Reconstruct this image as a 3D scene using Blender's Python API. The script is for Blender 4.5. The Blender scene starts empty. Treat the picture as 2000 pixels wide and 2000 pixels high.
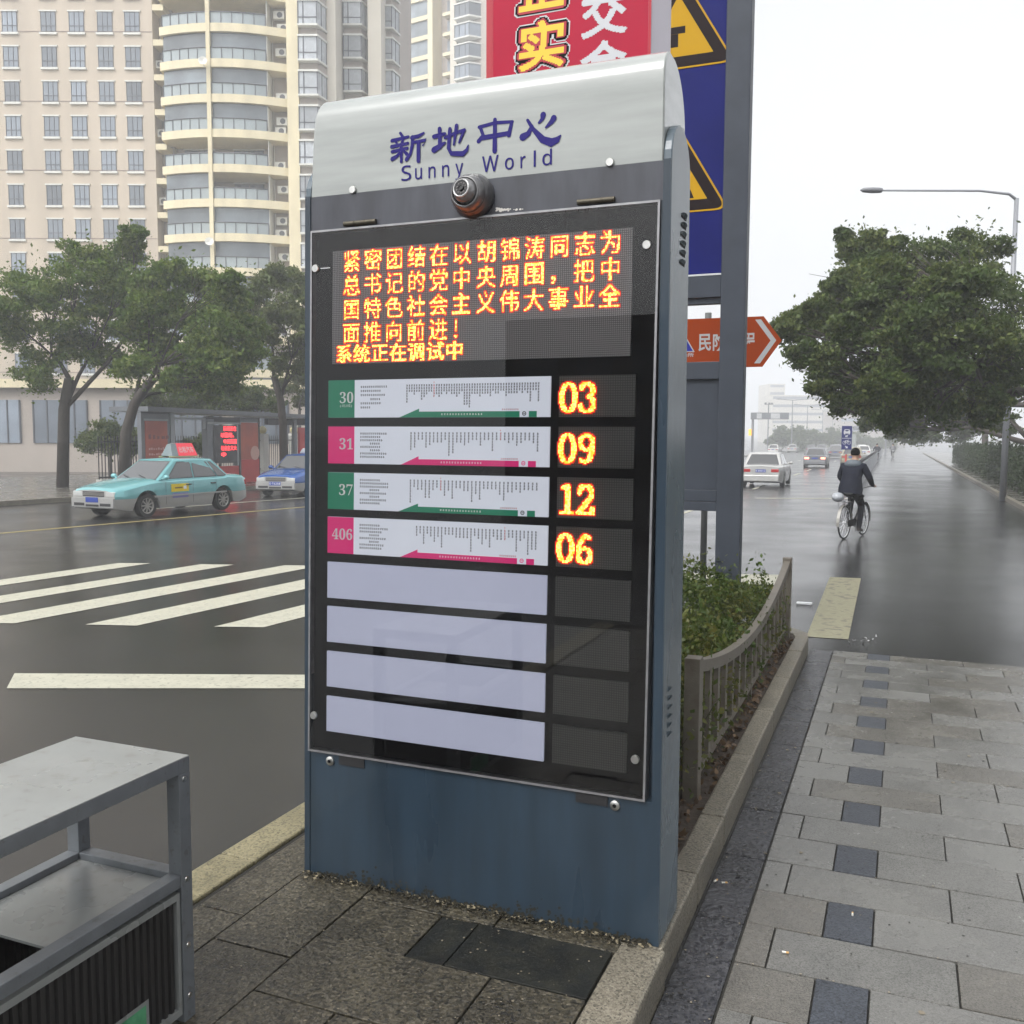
import bpy, math, random
import numpy as np
from mathutils import Vector, Matrix
R_ = random.Random(7)
SC = bpy.context.scene
COL = SC.collection
# ---------------------------------------------------------------- camera
FPX = 1862.0; CAMZ = 1.9
RC = Matrix(((0.92543265, -0.03485317, 0.3773058), (0.3788937, 0.0752959, -0.92237199), (0.003738, 0.99655195, 0.08288693)))
CAMP = Vector((0, 0, CAMZ))
cam_d = bpy.data.cameras.new('camera'); cam = bpy.data.objects.new('camera', cam_d); COL.objects.link(cam)
cam_d.sensor_width = 36.0; cam_d.lens = FPX / 2000 * 36; cam_d.clip_start = 0.05; cam_d.clip_end = 6000
cam.matrix_world = Matrix.Translation(CAMP) @ RC.to_4x4()
SC.camera = cam
# ---------------------------------------------------------------- sky, sun, exposure
SUN_EL, SUN_ROT = math.radians(52), math.radians(200)
world = bpy.data.worlds.new('World'); SC.world = world; world.use_nodes = True
wt = world.node_tree; wt.nodes.clear()
wo = wt.nodes.new('ShaderNodeOutputWorld'); bg = wt.nodes.new('ShaderNodeBackground'); sky = wt.nodes.new('ShaderNodeTexSky')
hs = wt.nodes.new('ShaderNodeHueSaturation')
sky.sky_type = 'NISHITA'; sky.sun_disc = False; sky.sun_elevation = SUN_EL; sky.sun_rotation = SUN_ROT
sky.air_density = 1.6; sky.dust_density = 6.0; sky.ozone_density = 1.0
hs.inputs['Saturation'].default_value = 0.10      # an overcast sky has next to no blue left
bg.inputs['Strength'].default_value = 0.15
wt.links.new(sky.outputs[0], hs.inputs['Color']); wt.links.new(hs.outputs[0], bg.inputs['Color']); wt.links.new(bg.outputs[0], wo.inputs['Surface'])
sun_d = bpy.data.lights.new('sun', 'SUN'); sun_d.energy = 0.5; sun_d.angle = math.radians(25); sun_d.color = (1.0, 0.97, 0.93)
sun = bpy.data.objects.new('sun', sun_d); COL.objects.link(sun)
sdir = Vector((math.sin(SUN_ROT) * math.cos(SUN_EL), math.cos(SUN_ROT) * math.cos(SUN_EL), math.sin(SUN_EL)))
sun.rotation_euler = sdir.to_track_quat('Z', 'Y').to_euler()
SC.view_settings.view_transform = 'Standard'; SC.view_settings.look = 'None'; SC.view_settings.gamma = 1.0
SC.view_settings.exposure = 0.95; SC.view_settings.use_curve_mapping = False
SC.cycles.volume_bounces = 3; SC.cycles.max_bounces = 9; SC.cycles.transparent_max_bounces = 16
SC.cycles.use_denoising = True; SC.cycles.use_adaptive_sampling = True; SC.cycles.adaptive_threshold = 0.004
SC.cycles.caustics_reflective = False; SC.cycles.caustics_refractive = False
# ---------------------------------------------------------------- helpers: rays of the camera used to find real places
def ray(u, v): return RC @ Vector((u - 1000, 1000 - v, -FPX))
def aty(u, v, y):
    d = ray(u, v); return CAMP + d * (y / d.y)
def atx(u, v, x):
    d = ray(u, v); return CAMP + d * (x / d.x)
def atz(u, v, z):
    d = ray(u, v); return CAMP + d * ((z - CAMZ) / d.z)
G0 = -0.15
def fwd(x, y): return 0.9224 * y - 0.3773 * x
def gz(x, y): return G0 - 0.0085 * min(max(0.0, fwd(x, y) - 15), 235)
def gr(u, v):
    z = G0
    for i in range(40):
        p = atz(u, v, z); z = 0.5 * z + 0.5 * gz(p.x, p.y)
    return Vector((p.x, p.y, gz(p.x, p.y)))
WM = {}
def wm(o): return WM.get(o.name, Matrix.Identity(4)) if o else Matrix.Identity(4)
def tag(o, label=None, cat=None, group=None, kind=None):
    if label: o['label'] = label
    if cat: o['category'] = cat
    if group: o['group'] = group
    if kind: o['kind'] = kind
    return o
def thing(name, label, cat, loc=(0, 0, 0), rz=0.0, group=None):
    o = bpy.data.objects.new(name, None); COL.objects.link(o); o.empty_display_size = 0.2
    o.location = loc; o.rotation_euler = (0, 0, rz)
    WM[o.name] = Matrix.Translation(Vector(loc)) @ Matrix.Rotation(rz, 4, 'Z')
    return tag(o, label, cat, group)
def dup(o, loc=None, rz=None, label=None, group=None, parent=None):
    c = o.copy(); COL.objects.link(c)
    if parent: c.parent = parent
    if loc is not None: c.location = loc
    if rz is not None: c.rotation_euler = (0, 0, rz)
    if label: c['label'] = label
    if group: c['group'] = group
    for ch in list(o.children): dup(ch, parent=c)
    return c
def inst(src, parent, loc, rz=0.0):
    c = src.copy(); COL.objects.link(c); c.parent = parent; c.location = loc; c.rotation_euler = (0, 0, rz)
    if 'label' in c: del c['label']
    return c
class MB:
    def __init__(s): s.v = []; s.f = []; s.m = []
    def poly(s, pts, m=0):
        b = len(s.v); s.v += [tuple(p) for p in pts]; s.f.append(tuple(range(b, b + len(pts)))); s.m.append(m); return s
    def box(s, x0, x1, y0, y1, z0, z1, m=0):
        b = len(s.v)
        s.v += [(x0, y0, z0), (x1, y0, z0), (x1, y1, z0), (x0, y1, z0), (x0, y0, z1), (x1, y0, z1), (x1, y1, z1), (x0, y1, z1)]
        for f in ((0, 3, 2, 1), (4, 5, 6, 7), (0, 1, 5, 4), (1, 2, 6, 5), (2, 3, 7, 6), (3, 0, 4, 7)):
            s.f.append(tuple(b + i for i in f)); s.m.append(m)
        return s
    def bar(s, a, b_, w, h, m=0, up=(0, 0, 1)):
        a = Vector(a); b_ = Vector(b_); d = (b_ - a).normalized(); up = Vector(up)
        if abs(d.dot(up)) > 0.98: up = Vector((1, 0, 0))
        r = d.cross(up).normalized(); u = r.cross(d).normalized(); b = len(s.v)
        for p in (a, b_):
            for i, j in ((-1, -1), (1, -1), (1, 1), (-1, 1)): s.v.append(tuple(p + r * (i * w / 2) + u * (j * h / 2)))
        for f in ((0, 1, 2, 3), (7, 6, 5, 4), (0, 4, 5, 1), (1, 5, 6, 2), (2, 6, 7, 3), (3, 7, 4, 0)):
            s.f.append(tuple(b + i for i in f)); s.m.append(m)
        return s
    def tube(s, pts, r, n=8, m=0, caps=True, closed=False):
        pts = [Vector(p) for p in pts]; N = len(pts); b = len(s.v)
        rr = r if isinstance(r, (list, tuple)) else [r] * N
        up = None
        for i, p in enumerate(pts):
            if closed: d = (pts[(i + 1) % N] - pts[i - 1])
            else: d = pts[min(i + 1, N - 1)] - pts[max(i - 1, 0)]
            if d.length < 1e-9: d = Vector((0, 0, 1))
            d.normalize()
            if up is None: up = d.orthogonal().normalized()
            up = up - d * up.dot(d)
            if up.length < 1e-6: up = d.orthogonal()
            up.normalize(); w = d.cross(up)
            for k in range(n):
                a = 2 * math.pi * k / n; s.v.append(tuple(p + (up * math.cos(a) + w * math.sin(a)) * rr[i]))
        for i in range(N if closed else N - 1):
            j = (i + 1) % N
            for k in range(n):
                k2 = (k + 1) % n; s.f.append((b + i * n + k, b + i * n + k2, b + j * n + k2, b + j * n + k)); s.m.append(m)
        if caps and not closed:
            s.f.append(tuple(b + k for k in range(n))[::-1]); s.m.append(m)
            s.f.append(tuple(b + (N - 1) * n + k for k in range(n))); s.m.append(m)
        return s
    def lathe(s, prof, o, ax, n=24, m=0, cap0=True, cap1=True):
        ax = Vector(ax).normalized(); o = Vector(o); u = ax.orthogonal().normalized(); w = ax.cross(u); b = len(s.v)
        for r, h in prof:
            for k in range(n):
                a = 2 * math.pi * k / n; s.v.append(tuple(o + ax * h + (u * math.cos(a) + w * math.sin(a)) * r))
        for i in range(len(prof) - 1):
            for k in range(n):
                k2 = (k + 1) % n; s.f.append((b + i * n + k, b + i * n + k2, b + (i + 1) * n + k2, b + (i + 1) * n + k)); s.m.append(m)
        if cap0: s.f.append(tuple(b + k for k in range(n))[::-1]); s.m.append(m)
        if cap1: s.f.append(tuple(b + (len(prof) - 1) * n + k for k in range(n))); s.m.append(m)
        return s
    def sphere(s, c, r, n=12, m=0, sc=(1, 1, 1)):
        c = Vector(c); rows = max(4, n // 2); b = len(s.v)
        for i in range(1, rows):
            t = math.pi * i / rows
            for k in range(n):
                a = 2 * math.pi * k / n
                s.v.append((c.x + r * sc[0] * math.sin(t) * math.cos(a), c.y + r * sc[1] * math.sin(t) * math.sin(a), c.z + r * sc[2] * math.cos(t)))
        for i in range(rows - 2):
            for k in range(n):
                k2 = (k + 1) % n; s.f.append((b + i * n + k, b + (i + 1) * n + k, b + (i + 1) * n + k2, b + i * n + k2)); s.m.append(m)
        t0 = len(s.v); s.v.append((c.x, c.y, c.z + r * sc[2])); s.v.append((c.x, c.y, c.z - r * sc[2]))
        for k in range(n):
            k2 = (k + 1) % n; s.f.append((t0, b + k, b + k2)); s.m.append(m)
            q = b + (rows - 2) * n; s.f.append((t0 + 1, q + k2, q + k)); s.m.append(m)
        return s
    def prism(s, pts, off, m=0):
        """closed outline (3-D points) swept by off"""
        n = len(pts); b = len(s.v); off = Vector(off)
        s.v += [tuple(p) for p in pts] + [tuple(Vector(p) + off) for p in pts]
        s.f.append(tuple(b + i for i in range(n))[::-1]); s.m.append(m)
        s.f.append(tuple(b + n + i for i in range(n))); s.m.append(m)
        for i in range(n):
            j = (i + 1) % n; s.f.append((b + i, b + j, b + n + j, b + n + i)); s.m.append(m)
        return s
    def mesh(s, name, mats, smooth=False, T=None, inv=None):
        vs = s.v
        if T: vs = [T(*p) for p in vs]
        if inv is not None:
            a = np.array(vs, dtype=float).reshape(-1, 3); mi = np.array(inv)
            vs = (a @ mi[:3, :3].T + mi[:3, 3]).tolist()
        me = bpy.data.meshes.new(name); me.from_pydata(vs, [], s.f)
        if not isinstance(mats, (list, tuple)): mats = [mats]
        for k in mats: me.materials.append(k)
        if len(mats) > 1: me.polygons.foreach_set('material_index', s.m)
        if smooth: me.polygons.foreach_set('use_smooth', [True] * len(me.polygons))
        me.update(); return me
    def build(s, name, mats, parent=None, smooth=False, local=False, T=None, bevel=0, kind=None, auto=False):
        inv = None if (local or not parent) else wm(parent).inverted()
        me = s.mesh(name, mats, smooth or auto, T, inv)
        o = bpy.data.objects.new(name, me); COL.objects.link(o)
        if parent: o.parent = parent; WM[o.name] = wm(parent).copy()
        if bevel:
            md = o.modifiers.new('edge', 'BEVEL'); md.width = bevel; md.segments = 2; md.limit_method = 'ANGLE'; md.angle_limit = math.radians(40)
        if auto:
            try: me.set_sharp_from_angle(angle=math.radians(38))
            except Exception: pass
        if kind: o['kind'] = kind
        return o
# ---------------------------------------------------------------- materials
def mat(name, col, rough=0.5, metal=0.0, var=0.0, vscale=8.0, bump=0.0, bscale=60.0, col2=None, mixscale=3.0, lo=0.4, hi=0.6, emit=None, es=0.0, rvar=0.0, island=None, spec=0.5, coat=0.0, stretch=None, detail=4.0, orand=0.0):
    m = bpy.data.materials.new(name); m.use_nodes = True; t = m.node_tree; N = t.nodes; L = t.links
    b = N['Principled BSDF']; b.inputs['Roughness'].default_value = rough; b.inputs['Metallic'].default_value = metal
    b.inputs['Specular IOR Level'].default_value = spec; b.inputs['Coat Weight'].default_value = coat
    b.inputs['Base Color'].default_value = (*col, 1)
    tc = N.new('ShaderNodeTexCoord'); src = tc.outputs['Object']
    if stretch:
        mp = N.new('ShaderNodeMapping'); mp.inputs['Scale'].default_value = stretch; L.new(src, mp.inputs['Vector']); src = mp.outputs[0]
    last = None
    def noise(sc, det=None):
        n = N.new('ShaderNodeTexNoise'); n.inputs['Scale'].default_value = sc; n.inputs['Detail'].default_value = detail if det is None else det; L.new(src, n.inputs['Vector']); return n.outputs['Fac']
    if col2 is not None:
        mx = N.new('ShaderNodeMix'); mx.data_type = 'RGBA'; mx.inputs[6].default_value = (*col, 1); mx.inputs[7].default_value = (*col2, 1)
        mr = N.new('ShaderNodeMapRange'); mr.inputs[1].default_value = lo; mr.inputs[2].default_value = hi
        L.new(noise(mixscale), mr.inputs[0]); L.new(mr.outputs[0], mx.inputs[0]); last = mx.outputs[2]
    if island:
        g = N.new('ShaderNodeNewGeometry'); mx = N.new('ShaderNodeMix'); mx.data_type = 'RGBA'
        L.new(g.outputs['Random Per Island'], mx.inputs[0])
        if last: L.new(last, mx.inputs[6])
        else: mx.inputs[6].default_value = (*col, 1)
        mx.inputs[7].default_value = (*island, 1); last = mx.outputs[2]
    if var:
        h = N.new('ShaderNodeHueSaturation')
        if last: L.new(last, h.inputs['Color'])
        else: h.inputs['Color'].default_value = (*col, 1)
        mr = N.new('ShaderNodeMapRange'); mr.inputs[1].default_value = 0.25; mr.inputs[2].default_value = 0.75; mr.inputs[3].default_value = 1 - var; mr.inputs[4].default_value = 1 + var
        L.new(noise(vscale), mr.inputs[0]); L.new(mr.outputs[0], h.inputs['Value']); last = h.outputs[0]
    if orand:
        oi = N.new('ShaderNodeObjectInfo'); h = N.new('ShaderNodeHueSaturation'); mr = N.new('ShaderNodeMapRange'); mr.inputs[3].default_value = 1 - orand; mr.inputs[4].default_value = 1 + orand
        L.new(oi.outputs['Random'], mr.inputs[0]); L.new(mr.outputs[0], h.inputs['Value'])
        if last: L.new(last, h.inputs['Color'])
        else: h.inputs['Color'].default_value = (*col, 1)
        last = h.outputs[0]
    if last: L.new(last, b.inputs['Base Color'])
    if rvar:
        mr = N.new('ShaderNodeMapRange'); mr.inputs[1].default_value = 0.3; mr.inputs[2].default_value = 0.7; mr.inputs[3].default_value = max(0.03, rough - rvar); mr.inputs[4].default_value = min(1, rough + rvar)
        L.new(noise(vscale * 0.37 + 0.3), mr.inputs[0]); L.new(mr.outputs[0], b.inputs['Roughness'])
    if bump:
        bp = N.new('ShaderNodeBump'); bp.inputs['Strength'].default_value = bump; bp.inputs['Distance'].default_value = 0.01
        L.new(noise(bscale), bp.inputs['Height']); L.new(bp.outputs[0], b.inputs['Normal'])
    if emit:
        b.inputs['Emission Color'].default_value = (*emit, 1); b.inputs['Emission Strength'].default_value = es
    return m
def glassmat(name, tint=(1, 1, 1), ior=1.5, rough=0.0):
    m = bpy.data.materials.new(name); m.use_nodes = True; t = m.node_tree; N = t.nodes; L = t.links; N.clear()
    o = N.new('ShaderNodeOutputMaterial'); mx = N.new('ShaderNodeMixShader'); tr = N.new('ShaderNodeBsdfTransparent'); gl = N.new('ShaderNodeBsdfGlossy'); fr = N.new('ShaderNodeFresnel')
    tr.inputs[0].default_value = (*tint, 1); gl.inputs['Roughness'].default_value = rough; fr.inputs[0].default_value = ior
    L.new(fr.outputs[0], mx.inputs[0]); L.new(tr.outputs[0], mx.inputs[1]); L.new(gl.outputs[0], mx.inputs[2]); L.new(mx.outputs[0], o.inputs[0]); return m
def granite(name, cols, cell=140, rough=0.5, spec=0.35, bump=0.6, blotch=0.3, bsc=2.2, rvar=0.12):
    """speckled stone: random crystal colours, soft blotches, rough surface"""
    m = bpy.data.materials.new(name); m.use_nodes = True; t = m.node_tree; N = t.nodes; L = t.links; b = N['Principled BSDF']; b.inputs['Specular IOR Level'].default_value = spec
    tc = N.new('ShaderNodeTexCoord'); vo = N.new('ShaderNodeTexVoronoi'); vo.inputs['Scale'].default_value = cell; L.new(tc.outputs['Object'], vo.inputs['Vector'])
    sp = N.new('ShaderNodeSeparateColor'); L.new(vo.outputs['Color'], sp.inputs[0]); cr = N.new('ShaderNodeValToRGB'); L.new(sp.outputs[0], cr.inputs[0])
    cr.color_ramp.elements[0].color = (*cols[0], 1); cr.color_ramp.elements[1].color = (*cols[-1], 1)
    for i, c in enumerate(cols[1:-1]): e = cr.color_ramp.elements.new((i + 1) / (len(cols) - 1)); e.color = (*c, 1)
    n1 = N.new('ShaderNodeTexNoise'); n1.inputs['Scale'].default_value = bsc; n1.inputs['Detail'].default_value = 7; n1.inputs['Roughness'].default_value = 0.65; L.new(tc.outputs['Object'], n1.inputs['Vector'])
    mr = N.new('ShaderNodeMapRange'); mr.inputs[1].default_value = 0.3; mr.inputs[2].default_value = 0.7; mr.inputs[3].default_value = 1 - blotch; mr.inputs[4].default_value = 1 + blotch; L.new(n1.outputs['Fac'], mr.inputs[0])
    h = N.new('ShaderNodeHueSaturation'); L.new(cr.outputs[0], h.inputs['Color']); L.new(mr.outputs[0], h.inputs['Value']); L.new(h.outputs[0], b.inputs['Base Color'])
    r2 = N.new('ShaderNodeMapRange'); r2.inputs[1].default_value = 0.3; r2.inputs[2].default_value = 0.7; r2.inputs[3].default_value = rough - rvar; r2.inputs[4].default_value = rough + rvar; L.new(n1.outputs['Fac'], r2.inputs[0]); L.new(r2.outputs[0], b.inputs['Roughness'])
    n2 = N.new('ShaderNodeTexNoise'); n2.inputs['Scale'].default_value = cell * 0.5; n2.inputs['Detail'].default_value = 5; L.new(tc.outputs['Object'], n2.inputs['Vector'])
    bp = N.new('ShaderNodeBump'); bp.inputs['Strength'].default_value = bump; bp.inputs['Distance'].default_value = 0.01; L.new(n2.outputs['Fac'], bp.inputs['Height']); L.new(bp.outputs[0], b.inputs['Normal']); return m
# ---------------------------------------------------------------- lettering
_g = {}
def text_tris(s, bold=0.0):
    k = (s, bold)
    if k in _g: return _g[k]
    c = bpy.data.curves.new('lettering', 'FONT'); c.body = s; c.offset = bold; c.resolution_u = 4
    o = bpy.data.objects.new('lettering', c); COL.objects.link(o)
    dg = bpy.context.evaluated_depsgraph_get(); me = bpy.data.meshes.new_from_object(o.evaluated_get(dg))
    me.calc_loop_triangles()
    v = np.array([p.co[:2] for p in me.vertices]); f = np.array([t.vertices[:] for t in me.loop_triangles])
    bpy.data.objects.remove(o); bpy.data.curves.remove(c); bpy.data.meshes.remove(me)
    _g[k] = (v, f); return v, f
def put_text(mb, s, P, m=0, bold=0.0):
    """text stretched over its bounding box; P(a, b) maps 0..1 x 0..1 to the surface"""
    v, f = text_tris(s, bold); lo = v.min(0); hi = v.max(0); q = (v - lo) / (hi - lo)
    b = len(mb.v); mb.v += [tuple(P(a, c)) for a, c in q]
    for t in f: mb.f.append(tuple(int(b + i) for i in t)); mb.m.append(m)
def fat_glyph(mb, ch, rad, P, m, n=56, pad=0.16):
    """a heavy character: the glyph thickened by rad (em units), laid as rows of cells; P maps em coordinates to the surface"""
    v, f = text_tris(ch); span = 1 + 2 * pad; g = (np.arange(n) + 0.5) / n * span - pad; X, Y = np.meshgrid(g, g - 0.10); p = np.stack([X.ravel(), Y.ravel()], 1)
    d = np.full(len(p), 9.0); ins = np.zeros(len(p), bool)
    for t in f:
        a, b, c = v[t[0]], v[t[1]], v[t[2]]; cr = lambda u, w: (w[0] - u[0]) * (p[:, 1] - u[1]) - (w[1] - u[1]) * (p[:, 0] - u[0])
        d1, d2, d3 = cr(a, b), cr(b, c), cr(c, a); ins |= ((d1 >= 0) & (d2 >= 0) & (d3 >= 0)) | ((d1 <= 0) & (d2 <= 0) & (d3 <= 0))
        for u, w in ((a, b), (b, c), (c, a)):
            e = w - u; L = (e * e).sum() + 1e-12; s = np.clip(((p - u) @ e) / L, 0, 1); q = u + s[:, None] * e; d = np.minimum(d, ((p - q) ** 2).sum(1))
    on = (ins | (d < rad * rad)).reshape(n, n); c = span / n
    for j in range(n):
        i = 0
        while i < n:
            if on[j, i]:
                k = i
                while k < n and on[j, k]: k += 1
                x0, x1, y0, y1 = i * c - pad, k * c - pad, j * c - pad - 0.10, (j + 1) * c - pad - 0.10
                mb.poly([P(x0, y0), P(x1, y0), P(x1, y1), P(x0, y1)], m); i = k
            else: i += 1
def raster(ch, n=20, bold=0.0, cov=0.0):
    v, f = text_tris(ch, bold)
    g = (np.arange(n) + 0.5) / n
    X, Y = np.meshgrid(g * 1.0, g * 1.0 - 0.12); P = np.stack([X.ravel(), Y.ravel()], 1); inside = np.zeros(len(P), bool)
    a = v[f[:, 0]]; b = v[f[:, 1]]; c = v[f[:, 2]]
    for i in range(len(f)):
        def cr(p, q): return (q[0] - p[0]) * (P[:, 1] - p[1]) - (q[1] - p[1]) * (P[:, 0] - p[0])
        d1, d2, d3 = cr(a[i], b[i]), cr(b[i], c[i]), cr(c[i], a[i])
        inside |= ((d1 >= 0) & (d2 >= 0) & (d3 >= 0)) | ((d1 <= 0) & (d2 <= 0) & (d3 <= 0))
    return inside.reshape(n, n)
# ---------------------------------------------------------------- shared materials
M = {}
M['blue_paint'] = mat('blue_grey_paint', (0.021, 0.039, 0.060), 0.30, var=0.2, vscale=1.4, col2=(0.016, 0.030, 0.046), mixscale=2.2, lo=0.40, hi=0.66, bump=0.05, bscale=220, rvar=0.08, coat=0.25, stretch=(5, 5, 0.7))
M['side_paint'] = mat('blue_grey_paint_side', (0.088, 0.118, 0.142), 0.26, var=0.25, vscale=2.2, bump=0.05, bscale=150, rvar=0.08, stretch=(1, 1.5, 0.7))
M['hood_white'] = mat('pale_hood_enamel', (0.35, 0.37, 0.36), 0.14, var=0.10, vscale=4, col2=(0.29, 0.31, 0.30), mixscale=2.4, lo=0.45, hi=0.75, rvar=0.06, bump=0.02, bscale=40, stretch=(0.6, 2, 6), coat=0.4)
M['purple'] = mat('violet_lettering', (0.016, 0.010, 0.15), 0.5, spec=0.2)
M['steel'] = mat('stainless_steel', (0.55, 0.55, 0.53), 0.3, 1.0, var=0.15, vscale=30)
M['dull_metal'] = mat('dull_silver_metal', (0.30, 0.30, 0.31), 0.4, 0.7, var=0.2, vscale=25)
M['brass'] = mat('tarnished_brass', (0.085, 0.075, 0.055), 0.5, 0.6, var=0.3, vscale=60)
M['black'] = mat('black_board', (0.003, 0.003, 0.004), 0.6, spec=0.05)
M['blackp'] = mat('black_plastic', (0.02, 0.02, 0.022), 0.4)
M['rubber'] = mat('black_rubber', (0.018, 0.018, 0.018), 0.75)
M['white'] = mat('white_print', (0.75, 0.76, 0.78), 0.5)
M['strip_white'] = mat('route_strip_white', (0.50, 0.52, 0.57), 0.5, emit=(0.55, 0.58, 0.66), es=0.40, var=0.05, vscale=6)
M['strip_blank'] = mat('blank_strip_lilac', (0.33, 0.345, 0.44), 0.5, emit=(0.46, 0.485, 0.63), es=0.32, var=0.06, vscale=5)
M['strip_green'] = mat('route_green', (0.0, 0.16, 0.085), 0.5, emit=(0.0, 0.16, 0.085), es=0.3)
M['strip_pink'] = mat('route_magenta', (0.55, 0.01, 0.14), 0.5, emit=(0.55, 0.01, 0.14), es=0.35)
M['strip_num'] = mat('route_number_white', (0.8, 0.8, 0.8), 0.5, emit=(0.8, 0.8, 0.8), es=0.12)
M['ink'] = mat('black_ink', (0.008, 0.008, 0.010), 0.7, spec=0.05)
M['redink'] = mat('red_ink', (0.6, 0.04, 0.02), 0.6)
M['led'] = mat('lit_amber_leds', (0.9, 0.4, 0.05), 0.5, emit=(1.0, 0.115, 0.006), es=3.6)
M['led2'] = mat('lit_yellow_leds', (0.9, 0.5, 0.1), 0.5, emit=(1.0, 0.33, 0.05), es=4.6)
M['ledglow'] = mat('led_bloom_halo', (0.25, 0.02, 0.01), 0.5, emit=(0.9, 0.03, 0.01), es=0.42)  # dim red emission standing in for lens bloom around lit dots
M['redled'] = mat('lit_red_leds', (0.9, 0.02, 0.03), 0.5, emit=(1.0, 0.03, 0.04), es=3.5)
M['glass'] = glassmat('clear_pane', (0.97, 0.97, 0.97), 1.62)
def led_panel(name, col, cell, glow=None):
    m = mat(name, col, 0.45, var=0.15, vscale=3); t = m.node_tree; N = t.nodes; L = t.links; b = N['Principled BSDF']
    tc = N.new('ShaderNodeTexCoord'); sp = N.new('ShaderNodeSeparateXYZ'); L.new(tc.outputs['Object'], sp.inputs[0])
    fs = []
    for ax in (0, 2):
        d = N.new('ShaderNodeMath'); d.operation = 'DIVIDE'; d.inputs[1].default_value = cell; L.new(sp.outputs[ax], d.inputs[0])
        f = N.new('ShaderNodeMath'); f.operation = 'FRACT'; L.new(d.outputs[0], f.inputs[0])
        g = N.new('ShaderNodeMath'); g.operation = 'GREATER_THAN'; g.inputs[1].default_value = 0.32; L.new(f.outputs[0], g.inputs[0]); fs.append(g)
    mu = N.new('ShaderNodeMath'); mu.operation = 'MULTIPLY'; L.new(fs[0].outputs[0], mu.inputs[0]); L.new(fs[1].outputs[0], mu.inputs[1])
    mx = N.new('ShaderNodeMix'); mx.data_type = 'RGBA'; mx.inputs[6].default_value = (*[c * 0.45 for c in col], 1); mx.inputs[7].default_value = (*[c * 1.35 for c in col], 1)
    L.new(mu.outputs[0], mx.inputs[0]); L.new(mx.outputs[2], b.inputs['Base Color']); return m
M['ledpanel'] = led_panel('led_board_grey', (0.33, 0.31, 0.315), 0.0075)
M['numpanel'] = led_panel('led_number_board', (0.085, 0.085, 0.08), 0.009)
# ---------------------------------------------------------------- the information kiosk
YF = 3.35
def TD(x, y, z):
    t = (x + 2.26) / 1.44; return (x + (z - 2.7) * (0.0225 * (1 - t) + 0.0097 * t), y, z)
def TB(x, y, z):
    t = (x + 2.26) / 1.44; return (x + (z - 2.7) * 0.0175 * (1 - t), y, z)
kiosk = thing('information_kiosk', 'tall blue grey bus information kiosk with a lit message board and a pale curved hood', 'kiosk', (-1.53, 3.5, 0))
b = MB()
b.box(-2.257, -0.806, 3.40, 3.655, 0, 2.846)
b.box(-2.257, -0.806, 3.35, 3.3995, 0, 0.5465)
b.box(-2.257, -2.2535, 3.35, 3.3995, 0.547, 2.7115).box(-0.812, -0.806, 3.35, 3.3995, 0.547, 2.7115)
body = b.build('body', M['blue_paint'], kiosk, T=TB)
def cheek(x0, x1):
    pr = [(3.349, 0.0), (3.349, 2.83)]
    for k in range(1, 14):
        a = math.pi * (1 - k / 14); pr.append((3.503 + 0.154 * math.cos(a), 2.85 + 0.15 * math.sin(a)))
    pr += [(3.657, 2.83), (3.657, 0.0)]
    o = MB().prism([(x0, y, z) for y, z in pr], (x1 - x0, 0, 0)).build('side_panel', M['side_paint'], kiosk, T=TB, bevel=0.004); return o
cl = cheek(-2.284, -2.258); cr = cheek(-0.8055, -0.776)
MB().box(-2.257, -0.806, 3.35, 3.3995, 2.712, 2.846).build('top_band', mat('band_paint_with_reflection', (0.062, 0.066, 0.082), 0.36, var=0.2, vscale=4, col2=(0.045, 0.047, 0.058), mixscale=3, bump=0.06, bscale=160, stretch=(3, 3, 0.7)), kiosk, T=TB)  # body paint, with the grey of the reflected sky put into its colour
# front lips of the side panels are painted like the body
MB().box(-0.8050, -0.7775, 3.3455, 3.3485, 0.0, 2.85).build('corner_strip', M['blue_paint'], kiosk, T=TB)
MB().box(-2.2835, -2.2585, 3.3455, 3.3485, 0.0, 2.85).build('corner_strip', M['blue_paint'], kiosk, T=TB)
for (z, y0, y1, dz, mt) in [(2.692 - 0.034 * k, 3.505 - 0.004 * k, 3.60 - 0.004 * k, 0.008, 0) for k in range(6)] + [(0.942 - 0.0345 * k, 3.43, 3.495, 0.009, 0) for k in range(6)]:
    s = MB(); n = 8
    for i in range(n):
        a0, a1 = math.pi * i / n, math.pi * (i + 1) / n
        for (aa, bb) in ((a0, a1),):
            s.poly([(-0.7755, y0, z), (-0.7755 + 0.010 * math.sin(aa), (y0 + y1) / 2 - (y1 - y0) / 2 * math.cos(aa), z + 0.004 + dz * math.sin(aa)), (-0.7755 + 0.010 * math.sin(bb), (y0 + y1) / 2 - (y1 - y0) / 2 * math.cos(bb), z + 0.004 + dz * math.sin(bb)), (-0.7755, y1, z)])
    s.box(-0.7758, -0.7742 if z > 2 else -0.7756, y0 + 0.006, y1 - 0.006, z - 0.007, z + 0.0005, 1)
    s.build('louver', [M['side_paint'], M['black']], cr)
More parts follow.
